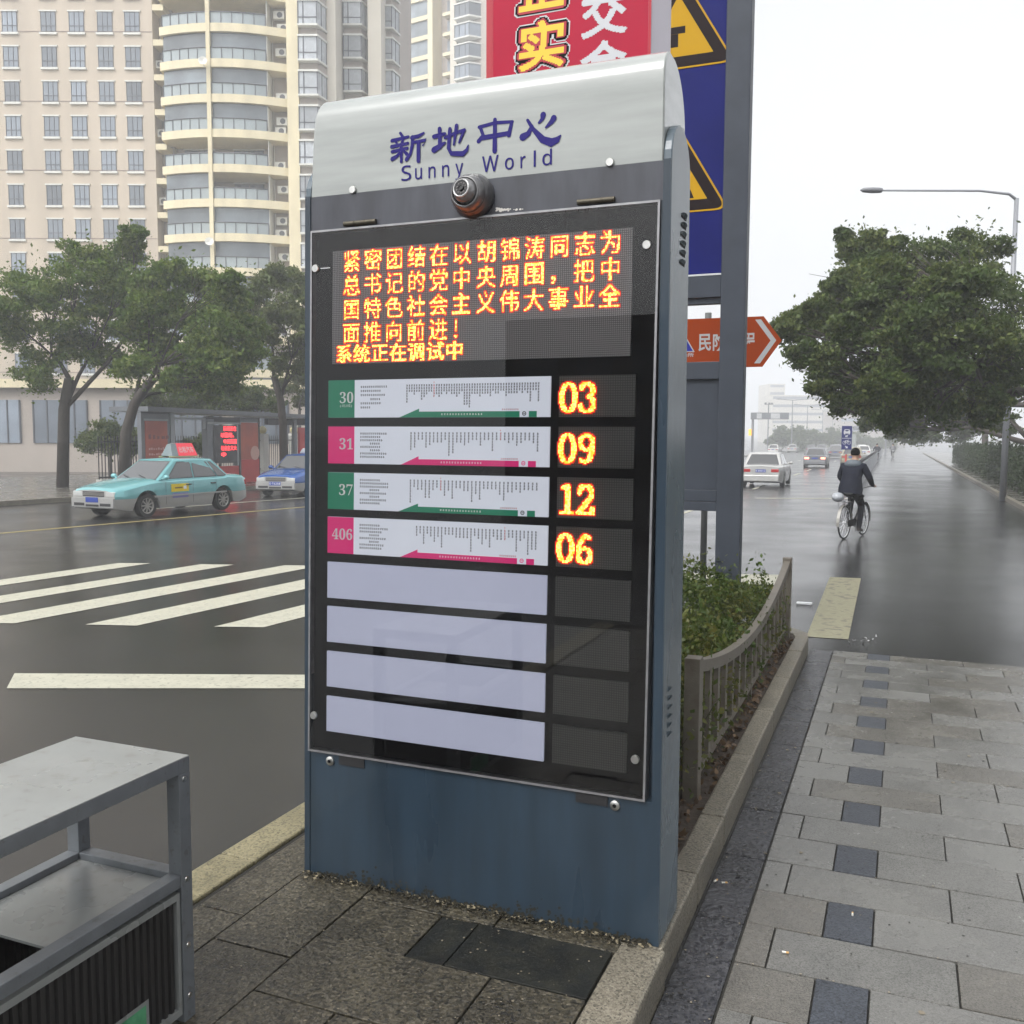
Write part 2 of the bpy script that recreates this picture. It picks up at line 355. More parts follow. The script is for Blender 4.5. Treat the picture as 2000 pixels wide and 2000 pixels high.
# hood
hp = [(3.352, 2.842), (3.352, 3.10)]
for k in range(1, 9):
    a = math.radians(180 - 90 * k / 8); hp.append((3.437 + 0.085 * math.cos(a), 3.135 + 0.105 * math.sin(a)))
for k in range(1, 11):
    a = math.radians(90 - 90 * k / 10); hp.append((3.47 + 0.222 * math.cos(a), 3.02 + 0.222 * math.sin(a)))
hp.append((3.692, 2.848))
hood = MB().prism([(-2.2575, y, z) for y, z in hp], (2.2575 - 0.8062, 0, 0)).build('hood', M['hood_white'], kiosk, T=lambda x, y, z: (x + (0.12 * (z - 2.846) ** 2 * 1.6 + 0.02 * (z - 2.846) if x < -2 else 0), y, z), bevel=0.006, auto=True)
YH = 3.3505
def strokes_mesh(mb, S, sc, y, m=0):
    """brush strokes: each a list of (u, v, width) photograph points laid on the plane y"""
    for st in S:
        P = [Vector(aty(sc[0] + u / sc[2], sc[1] + v / sc[2], y)) for u, v, w in st]
        W = [w * 1.45 / sc[2] / 480.0 / 2 for u, v, w in st]
        L_, R2 = [], []
        for i, p in enumerate(P):
            d = (P[min(i + 1, len(P) - 1)] - P[max(i - 1, 0)]); d = Vector((d.x, 0, d.z)).normalized(); n = Vector((-d.z, 0, d.x))
            L_.append(p + n * W[i]); R2.append(p - n * W[i])
        _k = lambda p: (p[0], p[1] - 0.00003 * len(mb.f), p[2])
        for i in range(len(P) - 1): mb.poly([_k(L_[i]), _k(L_[i + 1]), _k(R2[i + 1]), _k(R2[i])], m)
        for p, w in ((P[0], W[0]), (P[-1], W[-1])):
            mb.poly([_k(p + Vector((w * math.cos(a * math.pi / 4), 0, w * math.sin(a * math.pi / 4)))) for a in range(8)], m)
XIN = [[(878, 1255, 18), (902, 1290, 18)], [(800, 1328, 24), (955, 1290, 18)], [(832, 1330, 18), (850, 1360, 14)], [(910, 1300, 16), (893, 1350, 18)],
       [(797, 1385, 24), (950, 1352, 20)], [(888, 1370, 22), (888, 1525, 20)], [(803, 1432, 22), (945, 1398, 20)], [(878, 1440, 16), (845, 1475, 22), (803, 1500, 28)], [(915, 1430, 16), (942, 1455, 24)],
       [(985, 1300, 22), (1050, 1285, 24), (1100, 1255, 14)], [(995, 1290, 22), (990, 1380, 22), (975, 1450, 20), (938, 1505, 26)], [(995, 1345, 18), (1120, 1322, 22), (1092, 1372, 10)], [(1052, 1340, 26), (1050, 1520, 26)]]
DI = [[(1198, 1290, 28), (1300, 1262, 20)], [(1250, 1215, 26), (1254, 1390, 26)], [(1198, 1415, 38), (1250, 1380, 30), (1300, 1348, 16)],
      [(1300, 1300, 18), (1400, 1255, 20), (1485, 1228, 22)], [(1478, 1235, 22), (1435, 1345, 14)], [(1410, 1185, 24), (1385, 1365, 14)], [(1348, 1218, 24), (1335, 1400, 24), (1360, 1448, 28), (1470, 1452, 34), (1508, 1415, 22), (1522, 1370, 8)]]
ZHONG = [[(115, 800, 14), (215, 772, 14), (325, 765, 12)], [(122, 800, 14), (140, 850, 16), (112, 888, 18)], [(320, 770, 14), (302, 850, 18)], [(130, 868, 20), (300, 838, 18)], [(215, 752, 16), (213, 950, 20)]]
XIN2 = [[(448, 792, 12), (425, 840, 22), (390, 862, 30)], [(420, 756, 12), (455, 812, 16), (515, 878, 28), (570, 897, 34), (608, 878, 24), (628, 852, 6)], [(518, 722, 24), (512, 750, 16), (492, 772, 10)], [(585, 742, 24), (572, 765, 20), (535, 802, 8)], [(545, 770, 10), (525, 800, 8)]]
XIN2 = XIN2[:4]
t = MB(); strokes_mesh(t, XIN + DI, (600, 0, 4.83), YH); t.v = [(x, y - 0.0004 * (i % 3), z) for i, (x, y, z) in enumerate(t.v)]
t2 = MB(); strokes_mesh(t2, ZHONG + XIN2, (900, 0, 3.22), YH)
b0 = len(t.v); t.v += t2.v; t.f += [tuple(i + b0 for i in f) for f in t2.f]; t.m += t2.m
lt = t.build('shop_name_lettering', M['purple'], hood)
t = MB()
sans = {'S': 0x1D5B2, 'W': 0x1D5B6}
def S_(c): return chr(sans[c]) if c in sans else (chr(0x1D5BA + ord(c) - 97) if c.islower() else c)
cw = [('S', -1.840, -1.797, 0), ('u', -1.780, -1.750, 0), ('n', -1.722, -1.692, 0), ('n', -1.664, -1.634, 0), ('y', -1.608, -1.575, 1), ('W', -1.497, -1.430, 0), ('o', -1.404, -1.369, 0), ('r', -1.342, -1.322, 0), ('l', -1.290, -1.282, 0), ('d', -1.256, -1.219, 0)]
for ch, x0, x1, dsc in cw:
    z0, z1 = 2.872, (2.930 if ch in 'SWld' else 2.915)
    if dsc: z0 = 2.853
    put_text(t, S_(ch), lambda a, c, x0=x0, x1=x1, z0=z0, z1=z1: (x0 + a * (x1 - x0), YH - 0.0006, z0 + c * (z1 - z0)), bold=0.006)
t.build('shop_name_lettering', M['purple'], hood)
def disc(name, x, z, y, r, parent, mt, T=TD, h=0.01):
    x, _, z = T(x, 0, z)
    return MB().lathe([(r, 0), (r, h * 0.6), (r * 0.86, h)], (x, y, z), (0, -1, 0), 20).build(name, mt, parent, auto=True)
disc('bolt', -2.06, 2.858, YF + 0.001, 0.0155, hood, M['steel'], TB); disc('bolt', -0.999, 2.858, YF + 0.001, 0.0155, hood, M['steel'], TB)
# door: steel edge, glass, black board behind
fr = MB()
X0, X1, Z0, Z1 = -2.2525, -0.8130, 0.5475, 2.7110
for (a0, a1, c0, c1) in ((X0, X0 + 0.008, Z0, Z1), (X1 - 0.008, X1, Z0, Z1), (X0 + 0.008, X1 - 0.008, Z0, Z0 + 0.008), (X0 + 0.008, X1 - 0.008, Z1 - 0.008, Z1)):
    fr.box(a0, a1, 3.338, 3.395, c0, c1)
door = fr.build('door_frame', M['dull_metal'], kiosk, T=TD)
MB().poly([(X0 + 0.009, 3.3415, Z0 + 0.009), (X1 - 0.009, 3.3415, Z0 + 0.009), (X1 - 0.009, 3.3415, Z1 - 0.009), (X0 + 0.009, 3.3415, Z1 - 0.009)]).build('glass_pane', M['glass'], door, T=TD)
MB().box(X0 + 0.009, X1 - 0.009, 3.368, 3.394, Z0 + 0.009, Z1 - 0.009).build('backing_board', M['black'], kiosk, T=TD)
for (x, z) in ((-2.226, 2.560), (-0.856, 2.559), (-2.224, 0.705), (-0.852, 0.704)): disc('bolt', x, z, 3.341, 0.0165, door, M['steel'])
MB().box(-2.205, -2.160, 3.3405, 3.3412, 2.5585, 2.5615).build('wire', M['white'], door, T=TD)
for (xa, xb, z) in ((-2.096, -1.951, 2.727), (-1.117, -0.978, 2.728)):
    h = MB().tube([(xa, 3.343, z), (xb, 3.343, z)], 0.010, 10)
    for k in (0.33, 0.66): h.tube([(xa + (xb - xa) * (k - 0.008), 3.343, z), (xa + (xb - xa) * (k + 0.008), 3.343, z)], 0.0115, 10)
    h.build('hinge', M['brass'], kiosk, auto=True)
for (x, z) in ((-2.195, 0.515), (-0.949, 0.515)):
    lk = MB().lathe([(0.019, 0), (0.019, 0.008), (0.012, 0.012)], (x, YF, z), (0, -1, 0), 20).build('lock', M['steel'], kiosk, auto=True)
    MB().lathe([(0.008, 0), (0.006, 0.002)], (x, YF - 0.0123, z), (0, -1, 0), 12).build('keyhole', M['black'], lk)
for (xa, xb) in ((-2.152, -2.029), (-1.103, -0.977)):
    MB().box(xa, xb, 3.345, 3.3495, 0.506, 0.5455).build('latch_slot', M['blackp'], kiosk)
# message board
lp = MB().box(-2.157, -0.9115, 3.355, 3.3675, 2.176, 2.6275).build('message_board', M['ledpanel'], kiosk, T=TD)
def led_cells(mb, grid, x0, x1, z0, z1, y, fill=0.94):
    n, w = grid.shape; cx, cz = (x1 - x0) / w, (z1 - z0) / n
    for j in range(n):
        for i in range(w):
            if grid[j, i]:
                xa, za = x0 + cx * (i + (1 - fill) / 2), z0 + cz * (j + (1 - fill) / 2)
                mb.poly([(xa, y, za), (xa + cx * fill, y, za), (xa + cx * fill, y, za + cz * fill), (xa, y, za + cz * fill)], 1 if R_.random() < 0.45 else 0)
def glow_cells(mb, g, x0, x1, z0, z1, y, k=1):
    """neighbours of a lit dot, given a dim red glow to imitate bloom"""
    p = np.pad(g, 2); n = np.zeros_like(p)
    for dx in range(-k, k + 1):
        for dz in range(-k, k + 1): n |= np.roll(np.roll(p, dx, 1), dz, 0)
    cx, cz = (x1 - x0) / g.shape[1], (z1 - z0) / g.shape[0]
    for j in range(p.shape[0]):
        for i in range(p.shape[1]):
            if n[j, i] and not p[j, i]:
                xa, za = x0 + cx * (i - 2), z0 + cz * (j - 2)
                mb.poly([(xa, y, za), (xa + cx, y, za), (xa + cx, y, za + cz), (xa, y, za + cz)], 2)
def dil(g):
    o = g.copy(); o[:, 1:] |= g[:, :-1]; return o
rows = ['紧密团结在以胡锦涛同志为', '总书记的党中央周围，把中', '国特色社会主义伟大事业全', '面推向前进！']
for r, s in enumerate(rows):
    mb = MB(); z1 = 2.626 - 0.0945 * r
    for i, ch in enumerate(s):
        x0 = -2.108 + i * 0.0972 + (0.005 if i > 5 else 0)
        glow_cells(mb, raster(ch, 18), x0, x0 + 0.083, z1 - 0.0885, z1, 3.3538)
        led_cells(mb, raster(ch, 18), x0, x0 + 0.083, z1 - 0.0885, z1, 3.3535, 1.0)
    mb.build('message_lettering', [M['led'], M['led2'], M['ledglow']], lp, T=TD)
mb = MB()
for i, ch in enumerate('系统正在调试中'):
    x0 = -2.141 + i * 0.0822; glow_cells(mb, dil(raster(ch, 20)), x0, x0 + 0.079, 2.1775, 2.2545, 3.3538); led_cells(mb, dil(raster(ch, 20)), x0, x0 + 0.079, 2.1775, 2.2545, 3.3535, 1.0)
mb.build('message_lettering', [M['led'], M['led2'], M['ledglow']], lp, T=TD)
# route strips, blank strips, minute displays
ZT = [2.110, 1.9225, 1.7345, 1.5505, 1.3615, 1.1745, 0.983, 0.790]
def arc(cx, cy, rx, ry, a0, a1, n=16): return [(cx + rx * math.cos(math.radians(a0 + (a1 - a0) * i / n)), cy + ry * math.sin(math.radians(a0 + (a1 - a0) * i / n))) for i in range(n + 1)]
DIG = {'0': [arc(.5, .5, .36, .45, 0, 360, 30)], '1': [[(.28, .86), (.55, .95), (.55, .05)], [(.22, .04), (.85, .04)]],
       '2': [arc(.5, .70, .33, .25, 170, -30, 14) + [(.15, .05)], [(.12, .05), (.84, .05), (.88, .2)]],
       '3': [arc(.47, .73, .31, .22, 160, -75, 14), arc(.47, .28, .36, .24, 80, -165, 18)],
       '6': [arc(.62, .62, .45, .33, 60, 130, 6)[:], [(.80, .86), (.52, .93), (.28, .72), (.17, .42), (.18, .28)], arc(.50, .28, .33, .24, 180, -180, 26)],
       '9': [arc(.50, .70, .33, .24, 0, 360, 26), [(.83, .70), (.80, .42), (.68, .18), (.45, .05), (.20, .12)]]}
DIG['6'] = DIG['6'][1:]
def dig_raster(d, w=14, h=22, th=0.105):
    g = np.zeros((h, w), bool)
    for j in range(h):
        for i in range(w):
            p = ((i + .5) / w, (j + .5) / h)
            for st in DIG[d]:
                for a, c in zip(st[:-1], st[1:]):
                    dx, dy = (c[0] - a[0]), (c[1] - a[1]) * 1.5; px, py = p[0] - a[0], (p[1] - a[1]) * 1.5
                    tt = max(0, min(1, (px * dx + py * dy) / (dx * dx + dy * dy + 1e-9)))
                    wd = th * (1.25 if abs(dy) > abs(dx) else 0.8)
                    if math.hypot(px - tt * dx, py - tt * dy) < wd: g[j, i] = True
    return g
minutes = ['03', '09', '12', '06']
routes = [('30', 'g', 'full'), ('31', 'p', ''), ('37', 'g', ''), ('406', 'p', '')]
def bold_digits(s): return ''.join(chr(0x1D7CE + int(c)) for c in s)
for k, zt in enumerate(ZT):
    zb = zt - 0.151; rr = random.Random(40 + k)
    np_ = MB().box(-1.178, -0.889, 3.357, 3.3675, zb, zt).build('minute_display', M['numpanel'], kiosk, T=TD)
    if k < 4:
        np_['label'] = 'small LED board showing ' + minutes[k]
        mb = MB()
        for i, d in enumerate(minutes[k]):
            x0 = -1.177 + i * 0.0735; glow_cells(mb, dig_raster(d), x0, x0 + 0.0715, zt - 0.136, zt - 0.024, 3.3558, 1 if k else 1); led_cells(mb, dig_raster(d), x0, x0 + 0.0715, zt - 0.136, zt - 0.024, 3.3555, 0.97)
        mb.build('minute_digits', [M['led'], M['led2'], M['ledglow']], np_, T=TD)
        st = MB().box(-2.174, -1.213, 3.357, 3.3675, zb, zt).build('route_strip', M['strip_white'], kiosk, T=TD)
        st['label'] = 'route strip ' + routes[k][0] + (' with green number block' if routes[k][1] == 'g' else ' with magenta number block')
        cmat = M['strip_green'] if routes[k][1] == 'g' else M['strip_pink']
        cb = MB(); y = 3.3562
        cb.poly([(-2.174, y, zb), (-2.050, y, zb), (-2.050, y, zt), (-2.174, y, zt)])
        xa = -1.845 if routes[k][1] == 'g' else -1.835
        cb.poly([(xa, y, zb), (-1.333, y, zb), (-1.333, y, zb + 0.0225), (-1.757, y, zb + 0.0225), (-1.757, y, zb + 0.0345)])
        cb.poly([(-1.296, y, zb), (-1.264, y, zb), (-1.264, y, zb + 0.0225), (-1.296, y, zb + 0.0225)])
        cb.build('colour_band', cmat, st, T=TD)
        tx = MB(); n = len(routes[k][0]); w = 0.032 * n
        put_text(tx, bold_digits(routes[k][0]), lambda a, c, w=w: (-2.056 - w + a * w, 3.3558, zb + 0.058 + c * 0.046))
        if k == 0: put_text(tx, '(北线)', lambda a, c: (-2.118 + a * 0.056, 3.3558, zb + 0.040 + c * 0.014))
        tx.build('route_number', M['strip_num'], st, T=TD)
        pr = MB(); y = 3.3560
        def glyph(x, z, sz, m):
            for q in range(3): pr.poly([(x, y, z + sz * q * 0.36), (x + sz * rr.uniform(0.55, 0.9), y, z + sz * q * 0.36), (x + sz * rr.uniform(0.55, 0.9), y, z + sz * (q * 0.36 + 0.2)), (x, y, z + sz * (q * 0.36 + 0.2))], m)
            xx = x + sz * rr.uniform(0.2, 0.5); pr.poly([(xx, y, z), (xx + sz * 0.2, y, z), (xx + sz * 0.2, y, z + sz * 0.95), (xx, y, z + sz * 0.95)], m)
        nl = 6 if k == 0 else 8
        for l in range(nl):
            zz = zt - 0.032 - l * (0.0165 if k == 0 else 0.0134); x = -2.022 + (0.045 if l in (3, 5) and (k or l == 3) else 0)
            for q in range(rr.randint(10, 14) if l not in (3, 5) else 5): glyph(x, zz, 0.0082, 0); x += 0.0095
        ncol = 52 if k == 0 else 33
        xs0, xs1 = -1.815 + (0.02 if k else 0) + (0.03 if k == 3 else 0), -1.262
        redc = {0: 11, 1: 23, 2: 8, 3: 24}[k]
        for c in range(ncol):
            x = xs0 + (xs1 - xs0) * c / (ncol - 1); nn = rr.randint(3, 4) + (rr.randint(1, 5) if rr.random() < 0.35 else 0)
            if c in (0, ncol - 1) and k < 2: nn = 7
            for q in range(nn): glyph(x, zt - 0.030 - q * 0.0104, 0.0084, 1 if c == redc else 0)
            if c == redc: pr.poly([(x, y, zt - 0.016), (x + 0.005, y, zt - 0.016), (x + 0.0025, y, zt - 0.011)], 1)
        for q in range(9): glyph(-1.405 + q * 0.0078, zb + 0.0262, 0.0062, 1)
        for q in range(15): glyph(-1.66 + q * 0.012, zb + 0.0085, 0.0070, 2)
        lm = 0 if routes[k][1] == 'g' else 3
        ring = [(-1.3145 + 0.0085 * math.cos(a * math.pi / 6), y, zb + 0.0135 + 0.0085 * math.sin(a * math.pi / 6)) for a in range(12)]
        ring2 = [(-1.3145 + 0.0052 * math.cos(a * math.pi / 6), y, zb + 0.0135 + 0.0052 * math.sin(a * math.pi / 6)) for a in range(12)]
        for a in range(12): pr.poly([ring[a], ring[(a + 1) % 12], ring2[(a + 1) % 12], ring2[a]], lm)
        pr.poly([(-1.318, y, zb + 0.012), (-1.311, y, zb + 0.012), (-1.311, y, zb + 0.015), (-1.318, y, zb + 0.015)], lm)
        pr.build('timetable_print', [M['ink'], M['redink'], M['strip_num'], M['strip_pink']], st, T=TD)
    else:
        MB().box(-2.174, -1.213, 3.357, 3.3675, zb, zt).build('blank_strip', M['strip_blank'], kiosk, T=TD)
# dome camera on the band under the hood
_n0 = set(o.name for o in bpy.data.objects)
cx, cz = -1.487, 2.765
dome = MB().lathe([(0.092, 0), (0.094, 0.012), (0.090, 0.020), (0.089, 0.030), (0.086, 0.045), (0.078, 0.058)], (cx, YF, cz), (0, -1, 0), 40, cap1=False).build('dome_camera', mat('silver_grey_plastic', (0.11, 0.11, 0.115), 0.28, 0.3, var=0.1, vscale=30), kiosk, smooth=True)
MB().lathe([(0.078, 0.058), (0.0785, 0.060), (0.074, 0.078), (0.064, 0.096), (0.059, 0.101), (0.056, 0.098), (0.055, 0.07)], (cx, YF, cz), (0, -1, 0), 40, cap0=False, cap1=False).build('turret_ring', mat('silver_plastic', (0.17, 0.17, 0.175), 0.25, 0.35), dome, smooth=True)
eax = Vector((-0.10, -0.985, 0.14)).normalized(); ec = Vector((cx, YF - 0.080, cz + 0.004))
prof = [(0.054 * math.sin(math.radians(a)), 0.054 * math.cos(math.radians(a))) for a in range(100, 38, -6)]
MB().lathe(prof + [(0.0335, 0.0435), (0.0325, 0.045), (0.031, 0.043)], ec, eax, 40, cap0=False, cap1=False).build('eyeball', mat('silver_ball', (0.24, 0.24, 0.245), 0.2, 0.4), dome, smooth=True)
MB().lathe([(0.0335, 0.0430), (0.0345, 0.0462), (0.0372, 0.0452), (0.0385, 0.0405)], ec, eax, 40, cap0=False, cap1=False).build('lens_ring', mat('bright_silver_ring', (0.62, 0.62, 0.62), 0.25, 0.5), dome, smooth=True)
lens = MB().lathe([(0.0315, 0.0405), (0.0300, 0.0415), (0.012, 0.0415)], ec, eax, 32, 0, cap0=False, cap1=False)
lens.lathe([(0.0125, 0.0415), (0.0125, 0.046), (0.0105, 0.047), (0.0095, 0.044)], ec, eax, 24, 0)
u_ = eax.orthogonal().normalized(); w_ = eax.cross(u_)
for k in range(10):
    a = k * math.pi / 5 + 0.2; lens.sphere(ec + eax * 0.0415 + (u_ * math.cos(a) + w_ * math.sin(a)) * 0.021, 0.0033, 8, 1)
lens.build('lens', [mat('lens_black', (0.008, 0.008, 0.009), 0.08), mat('infrared_leds', (0.22, 0.2, 0.2), 0.2)], dome)
_kc = Vector((cx, YF, cz)) - Vector(kiosk.location)
for _o in [o for o in bpy.data.objects if o.name not in _n0]:
    for _v in _o.data.vertices: _v.co = _kc + (_v.co - _kc) * 0.89 + Vector((-0.042, 0, 0.020))
# white bird-dropping streak and paint chips beside the camera
ch = MB(); rr = random.Random(3)
for k in range(60):
    x = -1.44 + abs(rr.gauss(0, 0.045)); z = 2.7225 + rr.random() * 0.014 * max(0.2, 1 - (x + 1.44) / 0.1); r = rr.uniform(0.0015, 0.004)
    ch.poly([(x + r * 1.5 * math.cos(a), YF - 0.0012 - k * 1e-5, z + r * math.sin(a)) for a in (0.3, 1.4, 2.6, 3.9, 5.2)])
ch.build('chipped_paint', mat('bare_primer_chips', (0.6, 0.58, 0.55), 0.8), kiosk)
sk = MB()
for k in range(26):
    x = rr.choice([-1.94, -1.06, -1.0, -1.5, -1.1]) + rr.gauss(0, 0.05); z = 2.705; w = rr.uniform(0.0012, 0.003); l = rr.uniform(0.03, 0.08)
    if -2.2 < x < -0.83: sk.poly([(x, 3.3409, z), (x + w, 3.3409, z), (x + w * 0.6, 3.3409, z - l), (x + w * 0.3, 3.3409, z - l)])
sk.build('grime_streaks', mat('grime', (0.03, 0.025, 0.025), 0.8), door, T=TD)
sp = MB(); c0 = Vector((-0.7735, 3.47, 1.245))
for k in range(40):
    a = rr.random() * 6.28; r = 0.02 * rr.random(); q = c0 + Vector((0, r * math.cos(a), 1.5 * r * math.sin(a))); s2 = rr.uniform(0.001, 0.003)
    sp.poly([q, q + Vector((0, s2, 0)), q + Vector((0, s2, s2 * 2)), q + Vector((0, 0, s2))])
for k in range(30):
    q = Vector((-0.7737, 3.50 + rr.gauss(0, 0.012), 1.62 + rr.gauss(0, 0.014))); s2 = rr.uniform(0.002, 0.006)
    sp.poly([q, q + Vector((0, s2, 0)), q + Vector((0, s2, s2)), q + Vector((0, 0, s2))])
sp.build('scuff_marks', mat('scuffed_paint', (0.35, 0.36, 0.30), 0.8), cr)

dt = MB(); rr = random.Random(21)
for k in range(900):
    x = rr.uniform(-2.33, -0.80); y = 3.345 - abs(rr.gauss(0, 0.022)); z = 0.004 + rr.random() * 0.012; r = rr.uniform(0.003, 0.010)
    a0 = rr.random() * 6; dt.poly([(x + r * math.cos(a0 + a), y + r * 0.7 * math.sin(a0 + a), z + rr.uniform(-1, 1) * 0.005) for a in (0, 1.3, 2.6, 4.2)], 0 if rr.random() < 0.8 else 1)
for k in range(420):
    x = rr.uniform(-2.33, -0.80); hgt = abs(rr.gauss(0, 0.018)) * (1 + math.sin(x * 9) * 0.6); r = rr.uniform(0.003, 0.009)
    dt.poly([(x + r * math.cos(a), 3.3475 - k * 1e-6, 0.003 + hgt + r * math.sin(a)) for a in (0.2, 1.5, 2.8, 4.4)], 0)
dt.build('soil_line', [mat('mossy_dirt', (0.022, 0.019, 0.010), 0.9), mat('pale_grit', (0.2, 0.17, 0.11), 0.9)], kiosk)['kind'] = 'stuff'
# ---------------------------------------------------------------- ground materials
M['asphalt'] = mat('wet_asphalt', (0.014, 0.014, 0.0145), 0.21, spec=0.5, var=0.35, vscale=0.7, col2=(0.032, 0.031, 0.030), mixscale=260, lo=0.45, hi=0.65, bump=0.06, bscale=300, rvar=0.06, detail=8)
M['paint_line'] = mat('road_paint_cream', (0.42, 0.41, 0.33), 0.6, var=0.12, vscale=7, col2=(0.20, 0.19, 0.15), mixscale=26, lo=0.56, hi=0.72, bump=0.2, bscale=160)
M['paint_yellow'] = mat('road_paint_yellow', (0.34, 0.27, 0.09), 0.6, var=0.15, vscale=6)
M['paint_patch'] = mat('worn_cream_paint', (0.27, 0.255, 0.165), 0.6, var=0.2, vscale=9, col2=(0.12, 0.11, 0.085), mixscale=9, lo=0.52, hi=0.66, bump=0.2, bscale=120)
M['granite'] = granite('rough_brown_granite', [(0.008, 0.008, 0.006), (0.026, 0.022, 0.014), (0.05, 0.043, 0.026), (0.075, 0.066, 0.046), (0.03, 0.028, 0.021), (0.12, 0.105, 0.075)], 105, 0.36, 0.45, 0.8, 0.55, 2.2, 0.16)
M['granite_grey'] = M['granite']
M['dark_slab'] = mat('wet_dark_slab', (0.008, 0.009, 0.008), 0.34, spec=0.25, var=0.5, vscale=5, col2=(0.016, 0.016, 0.012), mixscale=14, bump=0.25, bscale=60, rvar=0.1)
M['kerb'] = granite('kerb_granite', [(0.06, 0.055, 0.045), (0.14, 0.125, 0.095), (0.19, 0.17, 0.13), (0.23, 0.21, 0.165), (0.12, 0.105, 0.08)], 150, 0.45, 0.4, 0.5, 0.25, 3)
M['kerb_yellow'] = granite('kerb_worn_yellow', [(0.09, 0.08, 0.05), (0.19, 0.17, 0.10), (0.24, 0.21, 0.125), (0.21, 0.19, 0.12)], 120, 0.5, 0.35, 0.5, 0.3, 5)
M['paver'] = granite('pale_grey_paver', [(0.075, 0.073, 0.066), (0.12, 0.118, 0.108), (0.14, 0.137, 0.126), (0.16, 0.157, 0.146)], 230, 0.24, 0.5, 0.16, 0.26, 1.9, 0.11)
M['paver2'] = granite('warm_grey_paver', [(0.062, 0.058, 0.049), (0.10, 0.094, 0.082), (0.12, 0.113, 0.098), (0.14, 0.13, 0.112)], 230, 0.24, 0.5, 0.16, 0.30, 2.3, 0.11)
M['paver3'] = granite('lighter_grey_paver', [(0.10, 0.098, 0.09), (0.145, 0.143, 0.133), (0.17, 0.167, 0.156)], 230, 0.27, 0.5, 0.16, 0.24, 1.7, 0.11)
M['paver_dark'] = granite('dark_grey_paver', [(0.025, 0.028, 0.034), (0.05, 0.056, 0.067), (0.065, 0.073, 0.088)], 170, 0.42, 0.35, 0.5, 0.2, 4)
M['gutter'] = granite('rough_wet_gutter_slab', [(0.012, 0.013, 0.017), (0.035, 0.036, 0.042), (0.055, 0.055, 0.06), (0.03, 0.031, 0.036)], 75, 0.26, 0.5, 1.0, 0.4, 2.0, 0.1)
M['joint'] = mat('dark_joint', (0.02, 0.019, 0.016), 0.9)
M['soil'] = mat('leaf_strewn_soil', (0.045, 0.032, 0.022), 0.9, var=0.4, vscale=20, bump=0.9, bscale=40)
# ---------------------------------------------------------------- ground: one sheet that slopes gently away
g = MB()
F = Vector((-0.3773, 0.9224, 0)).normalized(); Rt = Vector((0.9224, 0.3773, 0)).normalized()
ss = [-300, -40, 0, 15, 60, 130, 250, 700, 2500]; tt = [-2200, -500, -100, -30, 0, 30, 100, 500, 2200]
for i in range(len(ss) - 1):
    for j in range(len(tt) - 1):
        q = []
        for (a, c) in ((ss[i], tt[j]), (ss[i], tt[j + 1]), (ss[i + 1], tt[j + 1]), (ss[i + 1], tt[j])):
            p = F * a + Rt * c; q.append((p.x, p.y, G0 - 0.0085 * min(max(0, a - 15), 235)))
        g.poly(q)
g.build('road', M['asphalt'], kind='structure')
def sheet(name, pts, m, dz=0.004, parent=None, kind='structure', sub=1):
    mb = MB()
    if len(pts) == 4 and sub > 1:
        a, b_, c, d = [Vector((*p, 0)) for p in pts]
        for i in range(sub):
            t0, t1 = i / sub, (i + 1) / sub
            q = [a.lerp(b_, t0), a.lerp(b_, t1), d.lerp(c, t1), d.lerp(c, t0)]
            mb.poly([(p.x, p.y, gz(p.x, p.y) + dz) for p in q])
    else: mb.poly([(x, y, gz(x, y) + dz) for x, y in pts])
    return mb.build(name, m, parent, kind=kind)
# painted markings on the carriageway
dA = Vector((0.25, 0.968, 0))
for P in ([(-11.78, 6.24), (-11.25, 11.32), (-10.78, 11.5), (-11.28, 6.41)],
          [(-10.52, 6.67), (-10.0, 11.73), (-9.5, 11.89), (-10.02, 6.84)],
          [(-9.25, 7.10), (-8.75, 12.15), (-8.22, 12.33), (-8.71, 7.28)],
          [(-7.97, 7.53), (-7.52, 12.58), (-6.95, 12.77), (-7.43, 7.70)],
          [(-6.65, 7.98), (-6.22, 12.98), (-5.70, 13.15), (-6.15, 8.16)],
          [(-6.9, 5.75), (-4.64, 6.66), (-2.95, 7.34), (-2.95, 6.86), (-4.39, 6.30), (-6.55, 5.38)]):
    sheet('road_marking', P, M['paint_line'])
def line(p, q, w, m, name='road_marking', sub=8):
    p = Vector((*p, 0)); q = Vector((*q, 0)); d = (q - p).normalized(); n = Vector((-d.y, d.x, 0)) * (w / 2)
    sheet(name, [tuple((a)[:2]) for a in (p - n, q - n, q + n, p + n)], m, sub=sub)
line((-17.7, 8.0), (-15.05, 30.0), 0.13, M['paint_yellow']); line((-15.05, 30.2), (-9.9, 74), 0.13, M['paint_yellow'])
line((-19.3, 20.0), (-17.2, 36.0), 0.12, M['paint_line'])
sheet('road_marking', [(-3.0, 13.80), (-1.62, 14.20), (-1.38, 13.25), (-2.85, 12.85)], M['paint_line'])
sheet('road_marking', [(-5.4, 13.1), (-3.75, 13.6), (-3.55, 12.7), (-5.2, 12.2)], M['paint_line'])
for y0 in (22.5, 31, 39.5, 48, 57, 66, 76, 88, 100):
    line((-5.1 - 0.012 * y0, y0), (-5.1 - 0.012 * (y0 + 4), y0 + 4), 0.14, M['paint_line'], sub=2)
    line((-8.6 - 0.012 * y0, y0), (-8.6 - 0.012 * (y0 + 4), y0 + 4), 0.14, M['paint_line'], sub=2)
line((-4.6, 33.2), (-1.2, 34.6), 0.30, M['paint_line'], sub=2)
sheet('cycle_lane_patch', [(-0.91, 14.27), (-0.49, 14.34), (-0.44, 9.97), (-0.84, 9.94)], M['paint_patch'])
